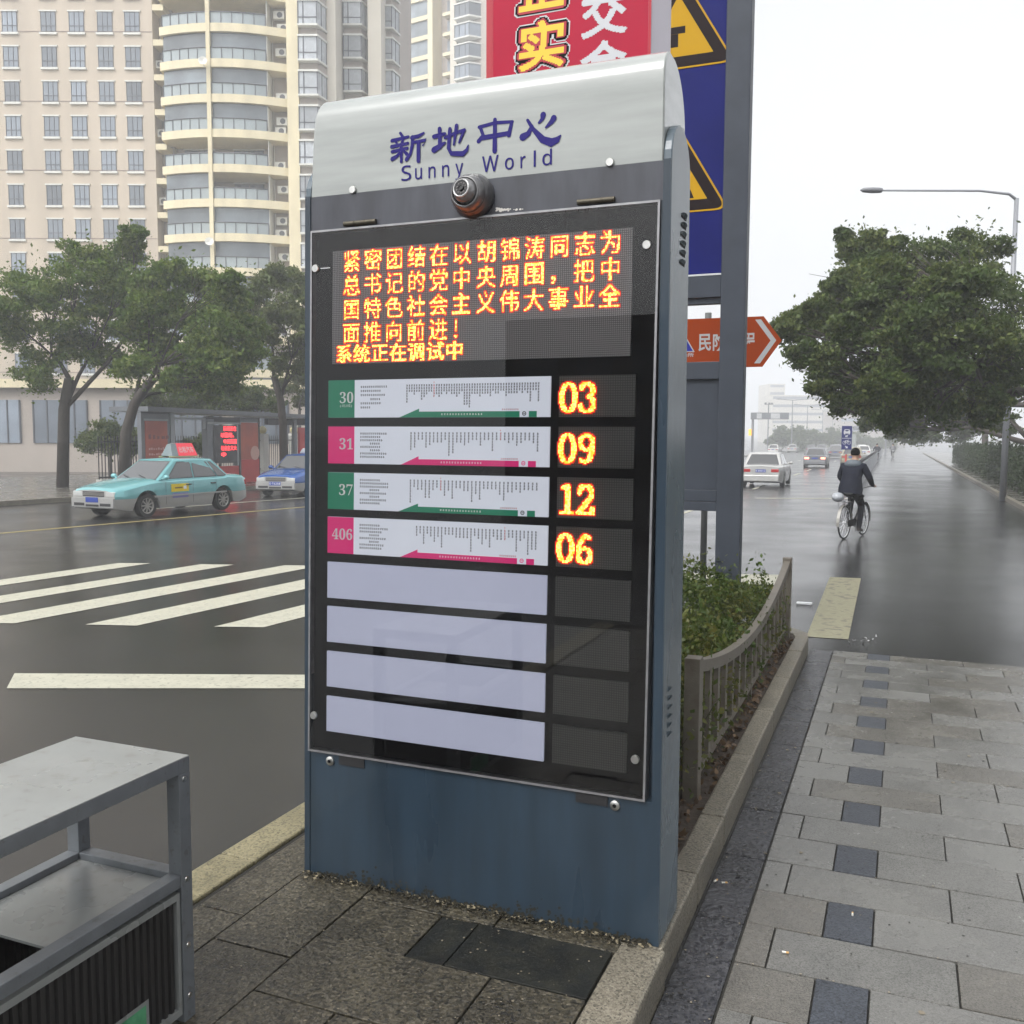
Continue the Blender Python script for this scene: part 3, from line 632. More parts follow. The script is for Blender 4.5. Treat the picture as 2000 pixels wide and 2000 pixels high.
# ---------------------------------------------------------------- the island under the kiosk
isl = MB().box(-2.60, -0.875, -2.5, 9.25, -0.30, -0.016).build('island_base', M['joint'], kind='structure')
isl_top = thing('paving', None, None, (-1.7, 2, 0)); tag(isl_top, kind='structure')
def slab(x0, x1, y0, y1, m, z1=0.0, z0=-0.05, parent=None, name='paving_slab', gap=0.0035, rr=R_):
    dz = rr.uniform(-0.0022, 0.0022)
    return MB().box(x0 + gap, x1 - gap, y0 + gap, y1 - gap, z0, z1 + dz).build(name, m, parent, bevel=0.003)
GR, DK = M['granite'], M['dark_slab']
slabs = [(-2.566, -2.34, 2.05, 2.95), (-2.566, -2.34, 2.95, 3.85), (-2.34, -1.99, 2.765, 3.9), (-2.34, -1.99, 1.95, 2.765), (-1.99, -1.27, 2.545, 2.93), (-1.27, -0.92, 2.545, 2.93),
         (-1.99, -1.66, 1.7, 2.545), (-1.66, -0.92, 2.15, 2.545), (-1.66, -1.30, 1.75, 2.15), (-1.30, -0.92, 1.75, 2.15), (-1.99, -1.62, 2.93, 3.25), (-1.99, -1.4, 3.25, 3.9), (-1.4, -0.875, 3.25, 3.9)]
for s in slabs: slab(*s, GR, parent=isl_top)
for s in ((-1.62, -1.46, 2.93, 3.25), (-1.46, -0.92, 2.93, 3.25)): slab(*s, DK, z1=-0.001, parent=isl_top)['label'] = 'dark wet slab in front of the kiosk'
yy = 1.75
while yy > -2:
    for x0, x1 in ((-2.566, -1.9), (-1.9, -1.4), (-1.4, -0.92)): slab(x0, x1, yy - 0.4, min(yy, 1.7 if x0 == -1.9 else yy), GR, parent=isl_top)
    yy -= 0.4
slab(-2.566, -2.34, 1.75, 2.05, GR, parent=isl_top); slab(-2.34, -1.99, 1.75, 1.95, GR, parent=isl_top)
kr = thing('kerb', None, None, (-0.8, 4, 0)); tag(kr, kind='structure')
ys = [3.34]
while ys[-1] < 9.0: ys.append(min(9.18, ys[-1] + (0.98 if ys[-1] > 4 else 0.66)))
for a, c in zip(ys[:-1], ys[1:]): MB().box(-0.878, -0.758, a + 0.003, c - 0.003, -0.30, 0.0 + R_.uniform(-0.004, 0.004)).build('kerb_stone', M['kerb'], kr, bevel=0.010)
for a in (2.36, 1.38, 0.4, -0.58, -1.56): MB().box(-0.918, -0.745, a + 0.003, a + 0.977, -0.30, 0.001).build('kerb_stone', M['kerb'], kr, bevel=0.012)
nose = [(-0.758, 9.183), (-0.79, 9.42), (-0.95, 9.62), (-1.7, 9.85), (-2.45, 9.62), (-2.70, 9.42), (-2.79, 9.183)]
inn = [(-0.878, 9.183), (-0.91, 9.33), (-1.05, 9.48), (-1.7, 9.68), (-2.3, 9.48), (-2.5, 9.33), (-2.60, 9.183)]
for i in range(len(nose) - 1): MB().prism([(*nose[i], -0.30), (*nose[i + 1], -0.30), (*inn[i + 1], -0.30), (*inn[i], -0.30)], (0, 0, 0.30)).build('kerb_stone', M['kerb'], kr, bevel=0.006)
for k in range(12):
    a = -2.4 + k * 0.96; MB().box(-2.795, -2.602, a + 0.002, a + 0.956, -0.30, 0.002).build('kerb_stone', M['kerb_yellow'], kr, bevel=0.010)
MB().box(-2.598, -0.880, 3.95, 9.18, -0.05, -0.012).build('planter_soil', M['soil'], kind='structure')
MB().prism([(x, y, -0.05) for x, y in inn], (0, 0, 0.04)).build('planter_soil', M['soil'], kind='structure')
# ---------------------------------------------------------------- pavement on the right
sw = thing('pavement', None, None, (0.5, 4, G0)); tag(sw, kind='structure')
MB().box(-0.744, 3.3, -2.0, 9.36, -0.35, G0 + 0.0015).build('paving_bed', M['joint'], sw)
zt_ = G0 + 0.013
rows_ = [3.28]; k = 0
while rows_[-1] < 9.2: rows_.append(rows_[-1] + 0.325 - 0.0035 * k); k += 1
rows_[-1] = 9.35
lowr = [3.28 - 0.325 * i for i in range(12, 0, -1)]
allr = lowr + rows_
for i in range(len(allr) - 1):
    a, c = allr[i], allr[i + 1]; even = (i - 12) % 2 == 0
    if even: cuts = [(-0.54, -0.235, 0), (-0.235, -0.045, 1), (-0.045, 0.56, 0), (0.56, 1.16, 0), (1.16, 1.35, 1), (1.35, 1.95, 0), (1.95, 2.55, 0), (2.55, 3.28, 0)]
    else: cuts = [(-0.54, -0.42, 0), (-0.42, 0.26, 0), (0.26, 0.86, 0), (0.86, 1.46, 0), (1.46, 2.06, 0), (2.06, 2.66, 0), (2.66, 3.28, 0)]
    for x0, x1, d in cuts:
        o = slab(x0, x1, a, c, M['paver_dark'] if d else R_.choice([M['paver'], M['paver'], M['paver2'], M['paver3']]), z1=zt_, z0=zt_ - 0.03, parent=sw, name='paver', gap=0.0032)
        if d: o['label'] = 'dark grey square paver'
a = -2.0; k = 0
gy = [0.6, 1.27, 1.93, 2.59, 3.25, 3.91, 4.56, 5.18, 5.80, 6.36, 6.92, 7.5, 8.1, 8.7, 9.34]
for a, c in zip(gy[:-1], gy[1:]): slab(-0.744, -0.545, a, c, M['gutter'], z1=zt_ - 0.004, z0=zt_ - 0.03, parent=sw, name='gutter_slab', gap=0.003)
MB().box(3.3, 3.45, -4, 160, -1.9, -0.02).build('kerb_far', M['kerb'], kind='structure') if False else None
# right-hand footway beyond the cycle lane
ft = MB()
yb = [9.36 + 6 * i for i in range(30)]
for a, c in zip(yb[:-1], yb[1:]):
    for x0, x1, dz, mi in ((3.2, 3.35, 0.13, 1), (3.35, 12.0, 0.125, 0)):
        ft.poly([(x0, a, gz(x0, a) + dz), (x1, a, gz(x1, a) + dz), (x1, c, gz(x1, c) + dz), (x0, c, gz(x0, c) + dz)], mi)
    ft.poly([(3.2, a, gz(3.2, a) - 0.02), (3.2, a, gz(3.2, a) + 0.13), (3.2, c, gz(3.2, c) + 0.13), (3.2, c, gz(3.2, c) - 0.02)], 1)
ft.build('footway', [M['paver2'], M['kerb']], kind='structure')
# far-side footway on the left
ft = MB()
yb = [-20 + 8 * i for i in range(22)]
def xl(y): return -23.6 + 0.05 * (y - 25)
for a, c in zip(yb[:-1], yb[1:]):
    for o0, o1, dz, mi in ((0, -0.18, 0.14, 1), (-0.18, -14, 0.135, 0)):
        ft.poly([(xl(a) + o1, a, gz(xl(a), a) + dz), (xl(a) + o0, a, gz(xl(a), a) + dz), (xl(c) + o0, c, gz(xl(c), c) + dz), (xl(c) + o1, c, gz(xl(c), c) + dz)], mi)
    ft.poly([(xl(a), a, gz(xl(a), a) - 0.05), (xl(a), a, gz(xl(a), a) + 0.14), (xl(c), c, gz(xl(c), c) + 0.14), (xl(c), c, gz(xl(c), c) - 0.05)], 1)
ft.build('footway', [M['paver2'], M['kerb']], kind='structure')
# litter
M['filter'] = mat('cigarette_filter', (0.55, 0.33, 0.12), 0.8); M['paper'] = mat('cigarette_paper', (0.7, 0.68, 0.62), 0.8)
butts = [((1534, 1860), 'cigarette end on a pale paver near the gutter', 0.1), ((1398, 1720), 'cigarette end against the kerb beside the kiosk', 1.2), ((1415, 1724), 'dark trodden cigarette end in the wet gutter', 0.4), ((1665, 1785), 'pale cigarette end on a dark square paver', 1.6)]
for (u, v), lb, an in butts:
    p = atz(u, v, zt_ + 0.004); d = Vector((math.cos(an), math.sin(an), 0)) * 0.013
    o = thing('cigarette_end', lb, 'litter', (p.x, p.y, zt_), group='cigarette ends on the pavement')
    q = Vector((p.x, p.y, zt_ + 0.0045)); MB().tube([q - d, q + d * 0.2], 0.004, 8).build('paper_tube', M['paper'], o); MB().tube([q + d * 0.2, q + d], 0.0041, 8).build('filter', M['filter'], o)
wr = MB(); rr = random.Random(9); c0 = gr(1687, 1257)
for k in range(12):
    p = c0 + Vector((rr.gauss(0, 0.10), rr.gauss(0, 0.12), 0.014 + rr.random() * 0.02)); e = [Vector((rr.uniform(-1, 1), rr.uniform(-1, 1), rr.uniform(-0.4, 0.6))).normalized() * rr.uniform(0.015, 0.035) for _ in range(3)]
    wr.poly([p + e[0], p + e[1], p + e[2]])
tag(wr.build('torn_paper', mat('damp_paper', (0.38, 0.38, 0.37), 0.8)), 'scattered white torn paper on the wet ground by the cream patch', 'litter')
p = gr(1571, 1181); tag(MB().box(p.x - 0.09, p.x + 0.09, p.y - 0.03, p.y + 0.03, G0 + 0.002, G0 + 0.03).build('paper_scrap', M['white'], bevel=0.006), 'flat white paper scrap lying on the road past the railing end', 'litter')
gt = MB(); rr = random.Random(31)
for k in range(2600):
    if k % 3: x, y, z = rr.uniform(-0.53, 2.6), rr.uniform(1.2, 9.2), zt_ + 0.0030
    else: x, y, z = rr.uniform(-0.74, -0.55), rr.uniform(1.8, 9.2), zt_ + 0.001
    if rr.random() < 0.35: y = rows_[rr.randrange(len(rows_))] + rr.gauss(0, 0.006)
    r = rr.uniform(0.0015, 0.006) * (2.2 if rr.random() < 0.05 else 1); a0 = rr.random() * 6
    gt.poly([(x + r * rr.uniform(.6, 1.3) * math.cos(a0 + a), y + r * rr.uniform(.6, 1.3) * math.sin(a0 + a), z) for a in (0, 1.1, 2.3, 3.4, 4.8)], 0 if rr.random() < 0.75 else 1)
for k in range(900):
    x, y = rr.uniform(-2.5, -0.93), rr.uniform(1.9, 3.33); r = rr.uniform(0.0015, 0.005); a0 = rr.random() * 6
    gt.poly([(x + r * math.cos(a0 + a), y + r * math.sin(a0 + a), 0.0035) for a in (0, 1.1, 2.3, 3.4, 4.8)], 0 if rr.random() < 0.6 else 1)
gt.build('grit', [mat('dark_grit', (0.012, 0.011, 0.010), 0.8), mat('pale_grit_specks', (0.22, 0.19, 0.14), 0.8)], kind='stuff')
# ---------------------------------------------------------------- hedge in the planter
def leaf_cloud(pts, size, rng, up=0.3, asp=0.55, flat=False):
    """leaf-shaped four-point faces at pts (n x 3)"""
    n = len(pts); d = rng.normal(size=(n, 3)); d[:, 2] += up * rng.random(n); d /= np.linalg.norm(d, axis=1)[:, None]
    e = rng.normal(size=(n, 3)); e -= d * (e * d).sum(1)[:, None]; e /= np.linalg.norm(e, axis=1)[:, None]
    s = size * rng.uniform(0.4, 1.35, n)[:, None]
    v = np.empty((n, 4, 3)); v[:, 0] = pts - d * s * 0.5; v[:, 1] = pts + e * s * asp * 0.5 - d * s * 0.05; v[:, 2] = pts + d * s * 0.5; v[:, 3] = pts - e * s * asp * 0.5 - d * s * 0.05
    return v.reshape(-1, 3)
def leaf_object(name, V, m, parent=None, kind=None):
    n = len(V) // 4
    if parent is not None:
        mi = np.array(wm(parent).inverted()); V = V @ mi[:3, :3].T + mi[:3, 3]
    me = bpy.data.meshes.new(name); me.vertices.add(len(V)); me.vertices.foreach_set('co', V.astype(np.float32).ravel())
    me.loops.add(4 * n); me.loops.foreach_set('vertex_index', np.arange(4 * n, dtype=np.int32)); me.polygons.add(n)
    me.polygons.foreach_set('loop_start', np.arange(0, 4 * n, 4, dtype=np.int32)); me.polygons.foreach_set('loop_total', np.full(n, 4, dtype=np.int32))
    me.materials.append(m); me.update(calc_edges=True)
    o = bpy.data.objects.new(name, me); COL.objects.link(o)
    if parent: o.parent = parent
    if kind: o['kind'] = kind
    return o
def leafmat(name, a, b_, rough=0.45, trans=0.35):
    m = mat(name, a, rough, col2=b_, mixscale=1.6, lo=0.4, hi=0.62, island=tuple(c * 0.6 for c in a)); N = m.node_tree.nodes; L = m.node_tree.links
    bs = N['Principled BSDF']; bs.inputs['Specular IOR Level'].default_value = 0.25; out = N['Material Output']; tr = N.new('ShaderNodeBsdfTranslucent'); mx = N.new('ShaderNodeMixShader'); mx.inputs[0].default_value = trans
    src = bs.inputs['Base Color'].links[0].from_socket; L.new(src, tr.inputs[0]); L.new(bs.outputs[0], mx.inputs[1]); L.new(tr.outputs[0], mx.inputs[2]); L.new(mx.outputs[0], out.inputs['Surface']); return m
M['bark'] = mat('dark_wet_bark', (0.035, 0.028, 0.022), 0.8, var=0.3, vscale=20, bump=0.8, bscale=30, stretch=(1, 1, 0.25))
rng = np.random.default_rng(5)
hedge = thing('hedge', 'low green hedge filling the planter behind the kiosk', 'hedge', (-1.7, 6.5, 0))
def htop(x, y): return 0.44 + 0.10 * math.sin(x * 3.1 + y * 1.3) * math.cos(y * 2.3 - x) + 0.08 * math.sin(y * 5.7 + x * 4) + 0.05 * math.sin(y * 13 + x * 9) + (0.06 if y > 7.5 else 0) + 0.10 * min(1, max(0, (-1.2 - x)))
P = []
for k in range(1500):
    cy = rng.choice([4.9, 5.3, 5.8, 6.1, 6.6, 7.1, 7.5, 8.0, 8.5, 8.9]); P.append((rng.uniform(-1.06, -0.915), cy + rng.normal() * 0.16, abs(rng.normal()) * 0.12 + rng.choice([0.05, 0.15, 0.30])))
for k in range(60000):
    x, y = rng.uniform(-2.5, -0.99), rng.uniform(4.02, 9.2); h = htop(x, y)
    t = rng.random(); z = h * (1 - 0.9 * (1 - t ** 0.5) * rng.random()) if t > 0.25 else rng.uniform(0.05, h)
    if t > 0.93: z = h + rng.exponential(0.05)
    if x > -1.05 and rng.random() < 0.75: continue
    P.append((x, y, z))
for k in range(30):        # stray shoots
    x, y = rng.uniform(-1.6, -0.93), rng.uniform(4.6, 9.1); b0 = np.array([x, y, htop(x, y) * (0.95 if x < -1.0 else 0.5)]); d = rng.normal(size=3) * 0.5; d[2] = abs(d[2]) + 0.5
    if x > -1.0: d[0] = 0.3
    for j in range(14): P.append(tuple(b0 + d * 0.025 * j + rng.normal(size=3) * 0.012))
leaf_object('leaves', leaf_cloud(np.array(P), 0.042, rng), leafmat('hedge_leaves', (0.075, 0.125, 0.022), (0.15, 0.135, 0.03), 0.4), hedge)
st = MB(); rr = random.Random(4)
for k in range(150):
    x, y = rr.uniform(-2.45, -1.05), rr.uniform(4.1, 9.1); p = Vector((x, y, -0.02)); pts = [p]
    for j in range(4): p = p + Vector((rr.gauss(0, 0.05), rr.gauss(0, 0.05), 0.12)); pts.append(p)
    st.tube(pts, [0.006, 0.005, 0.004, 0.003, 0.002], 4)
st.build('stems', M['bark'], hedge)
dl = []
for k in range(500): dl.append((rng.uniform(-1.0, -0.885), rng.uniform(4.0, 9.1), 0.0))
o = leaf_object('fallen_leaves', leaf_cloud(np.array(dl), 0.045, rng, up=0), mat('dead_leaves', (0.16, 0.10, 0.05), 0.7, island=(0.07, 0.04, 0.02)), kind='stuff')
# ---------------------------------------------------------------- railing along the kerb
M['rail'] = mat('weathered_grey_beige_railing', (0.13, 0.115, 0.092), 0.45, var=0.2, vscale=9, col2=(0.075, 0.06, 0.045), mixscale=9, lo=0.5, hi=0.75, bump=0.2, bscale=120)
rail = thing('railing', 'low weathered railing with a dipping top rail between hedge and kerb', 'railing', (-0.955, 7, 0))
xr = -0.965
def rz_(y): return 0.705 - 0.245 * math.sin(math.pi * (y - 4.86) / 4.35) ** 0.85 if 4.86 < y < 9.2 else 0.705
for yp in (4.86, 9.18): MB().box(xr - 0.04, xr + 0.04, yp - 0.045, yp + 0.045, -0.02, 0.745).build('post', M['rail'], rail, bevel=0.004)
MB().box(xr - 0.018, xr + 0.018, 6.86, 6.90, -0.02, rz_(6.88) - 0.03).build('post', M['rail'], rail, bevel=0.002)
tr = MB(); N_ = 26; yy = [4.907 + (9.133 - 4.907) * i / N_ for i in range(N_ + 1)]
for i in range(N_):
    a, c = yy[i], yy[i + 1]; za, zc = rz_(a), rz_(c)
    for f in ([(xr - .028, a, za + .032), (xr + .028, a, za + .032), (xr + .028, c, zc + .032), (xr - .028, c, zc + .032)], [(xr - .028, a, za - .032), (xr - .028, c, zc - .032), (xr + .028, c, zc - .032), (xr + .028, a, za - .032)],
              [(xr + .028, a, za + .032), (xr + .028, a, za - .032), (xr + .028, c, zc - .032), (xr + .028, c, zc + .032)], [(xr - .028, a, za - .032), (xr - .028, a, za + .032), (xr - .028, c, zc + .032), (xr - .028, c, zc - .032)]): tr.poly(f)
tr.build('top_rail', M['rail'], rail, auto=True)
MB().box(xr - 0.014, xr + 0.014, 4.906, 9.134, 0.07, 0.11).build('bottom_rail', M['rail'], rail, bevel=0.002)
y = 5.02
while y < 9.05:
    if abs(y - 6.88) > 0.07: MB().box(xr - 0.014, xr + 0.014, y - 0.034, y + 0.034, 0.111, rz_(y) - 0.03).build('baluster', M['rail'], rail)
    y += 0.262
# ---------------------------------------------------------------- litter bin at the lower left
M['bin'] = mat('light_grey_metal', (0.155, 0.17, 0.185), 0.38, 0.2, var=0.12, vscale=14, col2=(0.12, 0.125, 0.13), mixscale=38, lo=0.60, hi=0.70, rvar=0.08, bump=0.05, bscale=80)
M['bin_top'] = mat('pale_scratched_metal', (0.27, 0.285, 0.28), 0.30, 0.2, var=0.08, vscale=6, col2=(0.22, 0.225, 0.215), mixscale=22, lo=0.58, hi=0.72, rvar=0.1)
binn = thing('litter_bin', 'grey steel framed litter bin with black ribbed side panels beside the kiosk', 'litter bin', (-2.32, 1.9, 0))
bx0, bx1, by0, by1, bt = -2.56, -2.078, 1.42, 2.362, 0.870
MB().box(bx0, bx1, by0, by1, bt - 0.004, bt).build('top_plate', M['bin_top'], binn, bevel=0.002)
fr = MB()
fr.box(bx1 - 0.05, bx1, by0 + .05, by1 - .05, bt - 0.05, bt - 0.0045).box(bx0, bx0 + 0.05, by0 + .05, by1 - .05, bt - 0.05, bt - 0.0045).box(bx0, bx1, by0, by0 + 0.05, bt - 0.05, bt - 0.0045).box(bx0, bx1, by1 - 0.05, by1, bt - 0.05, bt - 0.0045)
fr.build('top_frame', M['bin'], binn, bevel=0.002)
for x0 in (bx0, bx1 - 0.05):
    for y0 in (by0, by1 - 0.05): MB().box(x0, x0 + 0.05, y0, y0 + 0.05, 0.0, bt - 0.0505).build('corner_post', M['bin'], binn, bevel=0.002)
for (x0, x1) in ((bx1 - 0.05, bx1 - 0.001), (bx0 + 0.001, bx0 + 0.05)): MB().box(x0, x1, by0 + 0.051, by1 - 0.051, 0.452, 0.492).build('sill', M['bin'], binn, bevel=0.002)
for (y0, y1) in ((by0 + 0.001, by0 + 0.05), (by1 - 0.05, by1 - 0.001)): MB().box(bx0 + 0.051, bx1 - 0.051, y0, y1, 0.452, 0.492).build('sill', M['bin'], binn, bevel=0.002)
MB().box(bx0 + 0.052, bx1 - 0.052, by1 - 0.50, by1 - 0.052, 0.462, 0.470).build('ash_tray', M['bin_top'], binn)
def ribbed(xc, sgn):
    f = MB(); x0, x1 = sorted((xc, xc - 0.02 * sgn))
    for (a0, a1, c0, c1) in ((by0 + .055, by1 - .055, 0.415, 0.437), (by0 + .055, by1 - .055, 0.03, 0.052), (by0 + .055, by0 + .069, 0.0525, 0.4145), (by1 - .069, by1 - .055, 0.0525, 0.4145)): f.box(x0, x1, a0, a1, c0, c1)
    pf = f.build('panel_frame', M['bin_top'], binn)
    r = MB(); y0, y1 = by0 + 0.07, by1 - 0.07; n = 28
    for i in range(n):
        a = y0 + (y1 - y0) * i / n; c = y0 + (y1 - y0) * (i + 1) / n; m_ = (a + c) / 2; xi = xc - 0.016 * sgn; xo = xc - 0.007 * sgn
        for q in ([(xi, a), (xo, a + .004)], [(xo, a + .004), (xo, m_)], [(xo, m_), (xi, m_ + .004)], [(xi, m_ + .004), (xi, c)]): r.poly([(*q[0], 0.053), (*q[1], 0.053), (*q[1], 0.414), (*q[0], 0.414)])
    r.build('ribbed_panel', M['black'] if False else mat('black_ribbed_sheet', (0.022, 0.021, 0.021), 0.35), pf)
ribbed(bx1 - 0.004, 1); ribbed(bx0 + 0.004, -1)
MB().box(bx0 + 0.052, bx1 - 0.03, by1 - 0.045, by1 - 0.035, 0.02, 0.45).build('end_panel', M['blackp'], binn); MB().box(bx0 + 0.052, bx1 - 0.03, by0 + 0.035, by0 + 0.045, 0.02, 0.45).build('end_panel', M['blackp'], binn)
for (yb_, zb_) in ((by1 - .025, .80), (by1 - .025, .47), (by1 - .025, .25), (by1 - .025, .08), (by0 + .025, .47), (by0 + .025, .8)): MB().lathe([(.009, 0), (.008, .003)], (bx1, yb_, zb_), (1, 0, 0), 10).build('bolt', M['steel'], binn)
stk = MB(); xs = bx1 - 0.0085
stk.box(xs, xs + 0.002, 1.92, 2.165, -0.0 + 0.056, 0.163, 0); stk.box(xs + 0.0021, xs + 0.003, 1.93, 2.152, 0.06, 0.150, 1)
stk.build('sticker', [M['bin_top'], mat('green_sticker', (0.01, 0.13, 0.05), 0.4, col2=(0.10, 0.35, 0.18), mixscale=9)], binn)

P = []
for k in range(46000):
    y = 11 + 75 * rng.random() ** 1.5; x = 3.75 + rng.random() ** 2 * 1.4; h = 1.5 + 0.25 * math.sin(y * 1.7) + 0.15 * math.sin(y * 4.1); z = h * rng.random() ** 0.6
    P.append((x, y, gz(x, y) + 0.12 + z))
hb = thing('hedge', 'long dark clipped hedge along the right hand footway beyond the cycle lane', 'hedge', (4.4, 40, gz(4.4, 40)))
leaf_object('leaves', leaf_cloud(np.array(P), 0.15, rng), leafmat('dark_hedge_leaves', (0.035, 0.060, 0.018), (0.06, 0.085, 0.03), 0.5), hb)
cb = MB()
for k in range(15):
    a, c = 11 + 5 * k, 16 + 5 * k; cb.box(4.2, 4.9, a, c - 0.02, gz(4.5, a) - 0.3, gz(4.5, c) + 1.2)
cb.build('stems', M['bark'], hb)
# ---------------------------------------------------------------- big sign frame behind the planter
M['post'] = mat('grey_steel_post', (0.046, 0.054, 0.070), 0.45, spec=0.25, var=0.12, vscale=5, bump=0.12, bscale=220, rvar=0.06)
M['post_side'] = mat('grey_steel_post_pale', (0.17, 0.195, 0.195), 0.35, var=0.1, vscale=3)
M['sign_blue'] = mat('traffic_blue', (0.004, 0.008, 0.115), 0.5, spec=0.12, var=0.12, vscale=2)
M['sign_yellow'] = mat('warning_yellow', (0.48, 0.27, 0.003), 0.5, spec=0.15); M['sign_black'] = mat('warning_brown_black', (0.010, 0.004, 0.005), 0.5, spec=0.12)
M['sign_white'] = mat('sign_white', (0.55, 0.56, 0.57), 0.45)
gan = thing('road_sign_frame', 'tall grey steel frame carrying a blue road sign with yellow warning triangles', 'road sign', (-2.5, 9.18, 0))
MB().box(-1.627, -1.399, 9.10, 9.265, -0.05, 7.6).build('post', M['post'], gan, bevel=0.008)
MB().box(-3.85, -3.62, 9.10, 9.265, -0.05, 7.6).build('post', M['post'], gan, bevel=0.008)
for (z0, z1, yo) in ((3.175, 3.375, 0.0), (3.118, 3.168, 0.03), (2.412, 2.575, 0.0), (1.162, 1.248, 0.0), (1.252, 1.36, 0.0)):
    MB().box(-3.619, -1.628, 9.108 + yo, 9.25 - yo * 0.5, z0, z1).build('crossbar', M['post'], gan, bevel=0.004)
MB().box(-3.619, -1.628, 9.14, 9.18, 1.362, 2.41).build('blank_panel', M['post'], gan)
MB().box(-3.619, -1.628, 9.104, 9.12, 3.376, 3.392).build('sign_edge', M['sign_white'], gan)
sb = MB().box(-3.615, -1.632, 9.132, 9.17, 3.3925, 7.5).build('sign_board', M['sign_blue'], gan)
def rtri(xr_, zb, s, ins, r, y, n=5):
    h = s * 0.84; C_ = [Vector((xr_, 0, zb)), Vector((xr_ - s / 2, 0, zb + h)), Vector((xr_ - s, 0, zb))]; cen = (C_[0] + C_[1] + C_[2]) / 3
    inr = (cen.z - zb); k = (inr - ins) / inr; C_ = [cen + (c - cen) * k for c in C_]; out = []
    for i in range(3):
        p, a, c = C_[i], C_[i - 1], C_[(i + 1) % 3]; da = (a - p).normalized(); dc = (c - p).normalized(); ang = da.angle(dc); d = r / math.tan(ang / 2)
        p0, p1 = p + da * d, p + dc * d
        for t in range(n + 1):
            t /= n; q = p0.lerp(p, t).lerp(p.lerp(p1, t), t); out.append((q.x, y, q.z))
    return out
for (xr_, zb, lb) in ((-1.545, 5.295, 'upper'), (-1.575, 3.975, 'lower')):
    w = thing('warning_triangle', None, None) if False else None
    tri = MB().prism(rtri(xr_, zb, 1.06, 0.0, 0.07, 9.131), (0, -0.004, 0), 0)
    o = tri.build('warning_triangle', M['sign_yellow'], sb)
    # bands lie proud of each other by a millimetre
    mb2 = MB().poly(rtri(xr_, zb, 1.06, 0.016, 0.058, 9.1262), 0).poly(rtri(xr_, zb, 1.06, 0.112, 0.004, 9.1252), 1)
    mb2.poly([(xr_ - 0.90 if lb == 'upper' else xr_ - 0.62, 9.1242, zb + 0.318), (xr_ - 0.465, 9.1242, zb + 0.318), (xr_ - 0.465, 9.1242, zb + 0.382), (xr_ - 0.90 if lb == 'upper' else xr_ - 0.62, 9.1242, zb + 0.382)] if lb == 'upper' else [(xr_ - 0.70, 9.1242, zb + 0.128), (xr_ - 0.325, 9.1242, zb + 0.128), (xr_ - 0.36, 9.1242, zb + 0.21), (xr_ - 0.66, 9.1242, zb + 0.21)], 0)
    if lb == 'upper': mb2.poly([(xr_ - 0.60, 9.1241, zb + 0.20), (xr_ - 0.53, 9.1241, zb + 0.20), (xr_ - 0.53, 9.1241, zb + 0.317), (xr_ - 0.60, 9.1241, zb + 0.317)], 0)
    mb2.build('warning_symbol', [M['sign_black'], M['sign_yellow']], sb)
# ---------------------------------------------------------------- orange arrow sign on a thin pole
arr = thing('direction_sign', 'orange arrow sign reading 民防工程 on a thin grey pole', 'direction sign', (-2.34, 12.26, G0))
MB().tube([(-2.34, 12.26, G0), (-2.34, 12.26, 3.42)], 0.042, 14).build('pole', mat('galvanised_pole', (0.16, 0.17, 0.17), 0.35, 0.3, var=0.1, vscale=6), arr, smooth=True)
YO = 12.2
M['orange'] = mat('reflective_orange', (0.38, 0.055, 0.006), 0.5, spec=0.15, var=0.06, vscale=2)
pl = MB().prism([(-3.30, YO, 3.349), (-1.648, YO, 3.343), (-1.426, YO, 3.043), (-1.65, YO, 2.726), (-3.30, YO, 2.726)], (0, 0.018, 0)).build('arrow_plate', M['orange'], arr)
ow = MB(); y = YO - 0.001
ow.poly([(-1.749, y, 3.305), (-1.678, y, 3.306), (-1.489, y, 3.045), (-1.557, y, 3.044)]).poly([(-1.557, y, 3.044), (-1.489, y, 3.045), (-1.678, y, 2.768), (-1.749, y, 2.77)])
for i, ch in enumerate('民防工程'):
    x0 = -2.445 + i * 0.1805; put_text(ow, ch, lambda a, c, x0=x0: (x0 + a * 0.158, y, 2.937 + c * 0.215), bold=0.022)
put_text(ow, '场所', lambda a, c: (-2.66 + a * 0.157, y, 2.868 + c * 0.054), bold=0.015)
ow.poly([(-2.715, y, 2.932), (-2.492, y, 2.932), (-2.603, y, 3.118)]).build('lettering', M['sign_white'], pl)
MB().poly([(-2.69, y - 0.001, 2.944), (-2.515, y - 0.001, 2.944), (-2.603, y - 0.001, 3.092)]).build('blue_triangle', mat('sign_royal_blue', (0.01, 0.02, 0.35), 0.4), pl)
# ---------------------------------------------------------------- red light box standing behind the kiosk
M['red'] = mat('red_backlit_film', (0.42, 0.004, 0.035), 0.4, spec=0.2, var=0.10, vscale=2.5, rvar=0.05)
M['red_dk'] = mat('deep_red_edge', (0.40, 0.004, 0.02), 0.3)
lb = thing('red_light_box', 'red advertising light box with yellow and white characters above the kiosk', 'light box', (-1.8, 5.45, 0))
bx = MB().box(-2.298, -1.327, 5.2, 5.655, 3.20, 6.2).build('box', [mat('pale_lilac_side', (0.50, 0.45, 0.52), 0.35, var=0.05, vscale=3)], lb, bevel=0.012)
fc = MB().poly([(-2.254, 5.1965, 3.21), (-1.345, 5.1965, 3.21), (-1.345, 5.1965, 6.19), (-2.254, 5.1965, 6.19)], 0).poly([(-2.296, 5.1965, 3.21), (-2.2545, 5.1965, 3.21), (-2.2545, 5.1965, 6.19), (-2.296, 5.1965, 6.19)], 1).poly([(-1.3445, 5.1965, 3.21), (-1.330, 5.1965, 3.21), (-1.330, 5.1965, 6.19), (-1.3445, 5.1965, 6.19)], 1)
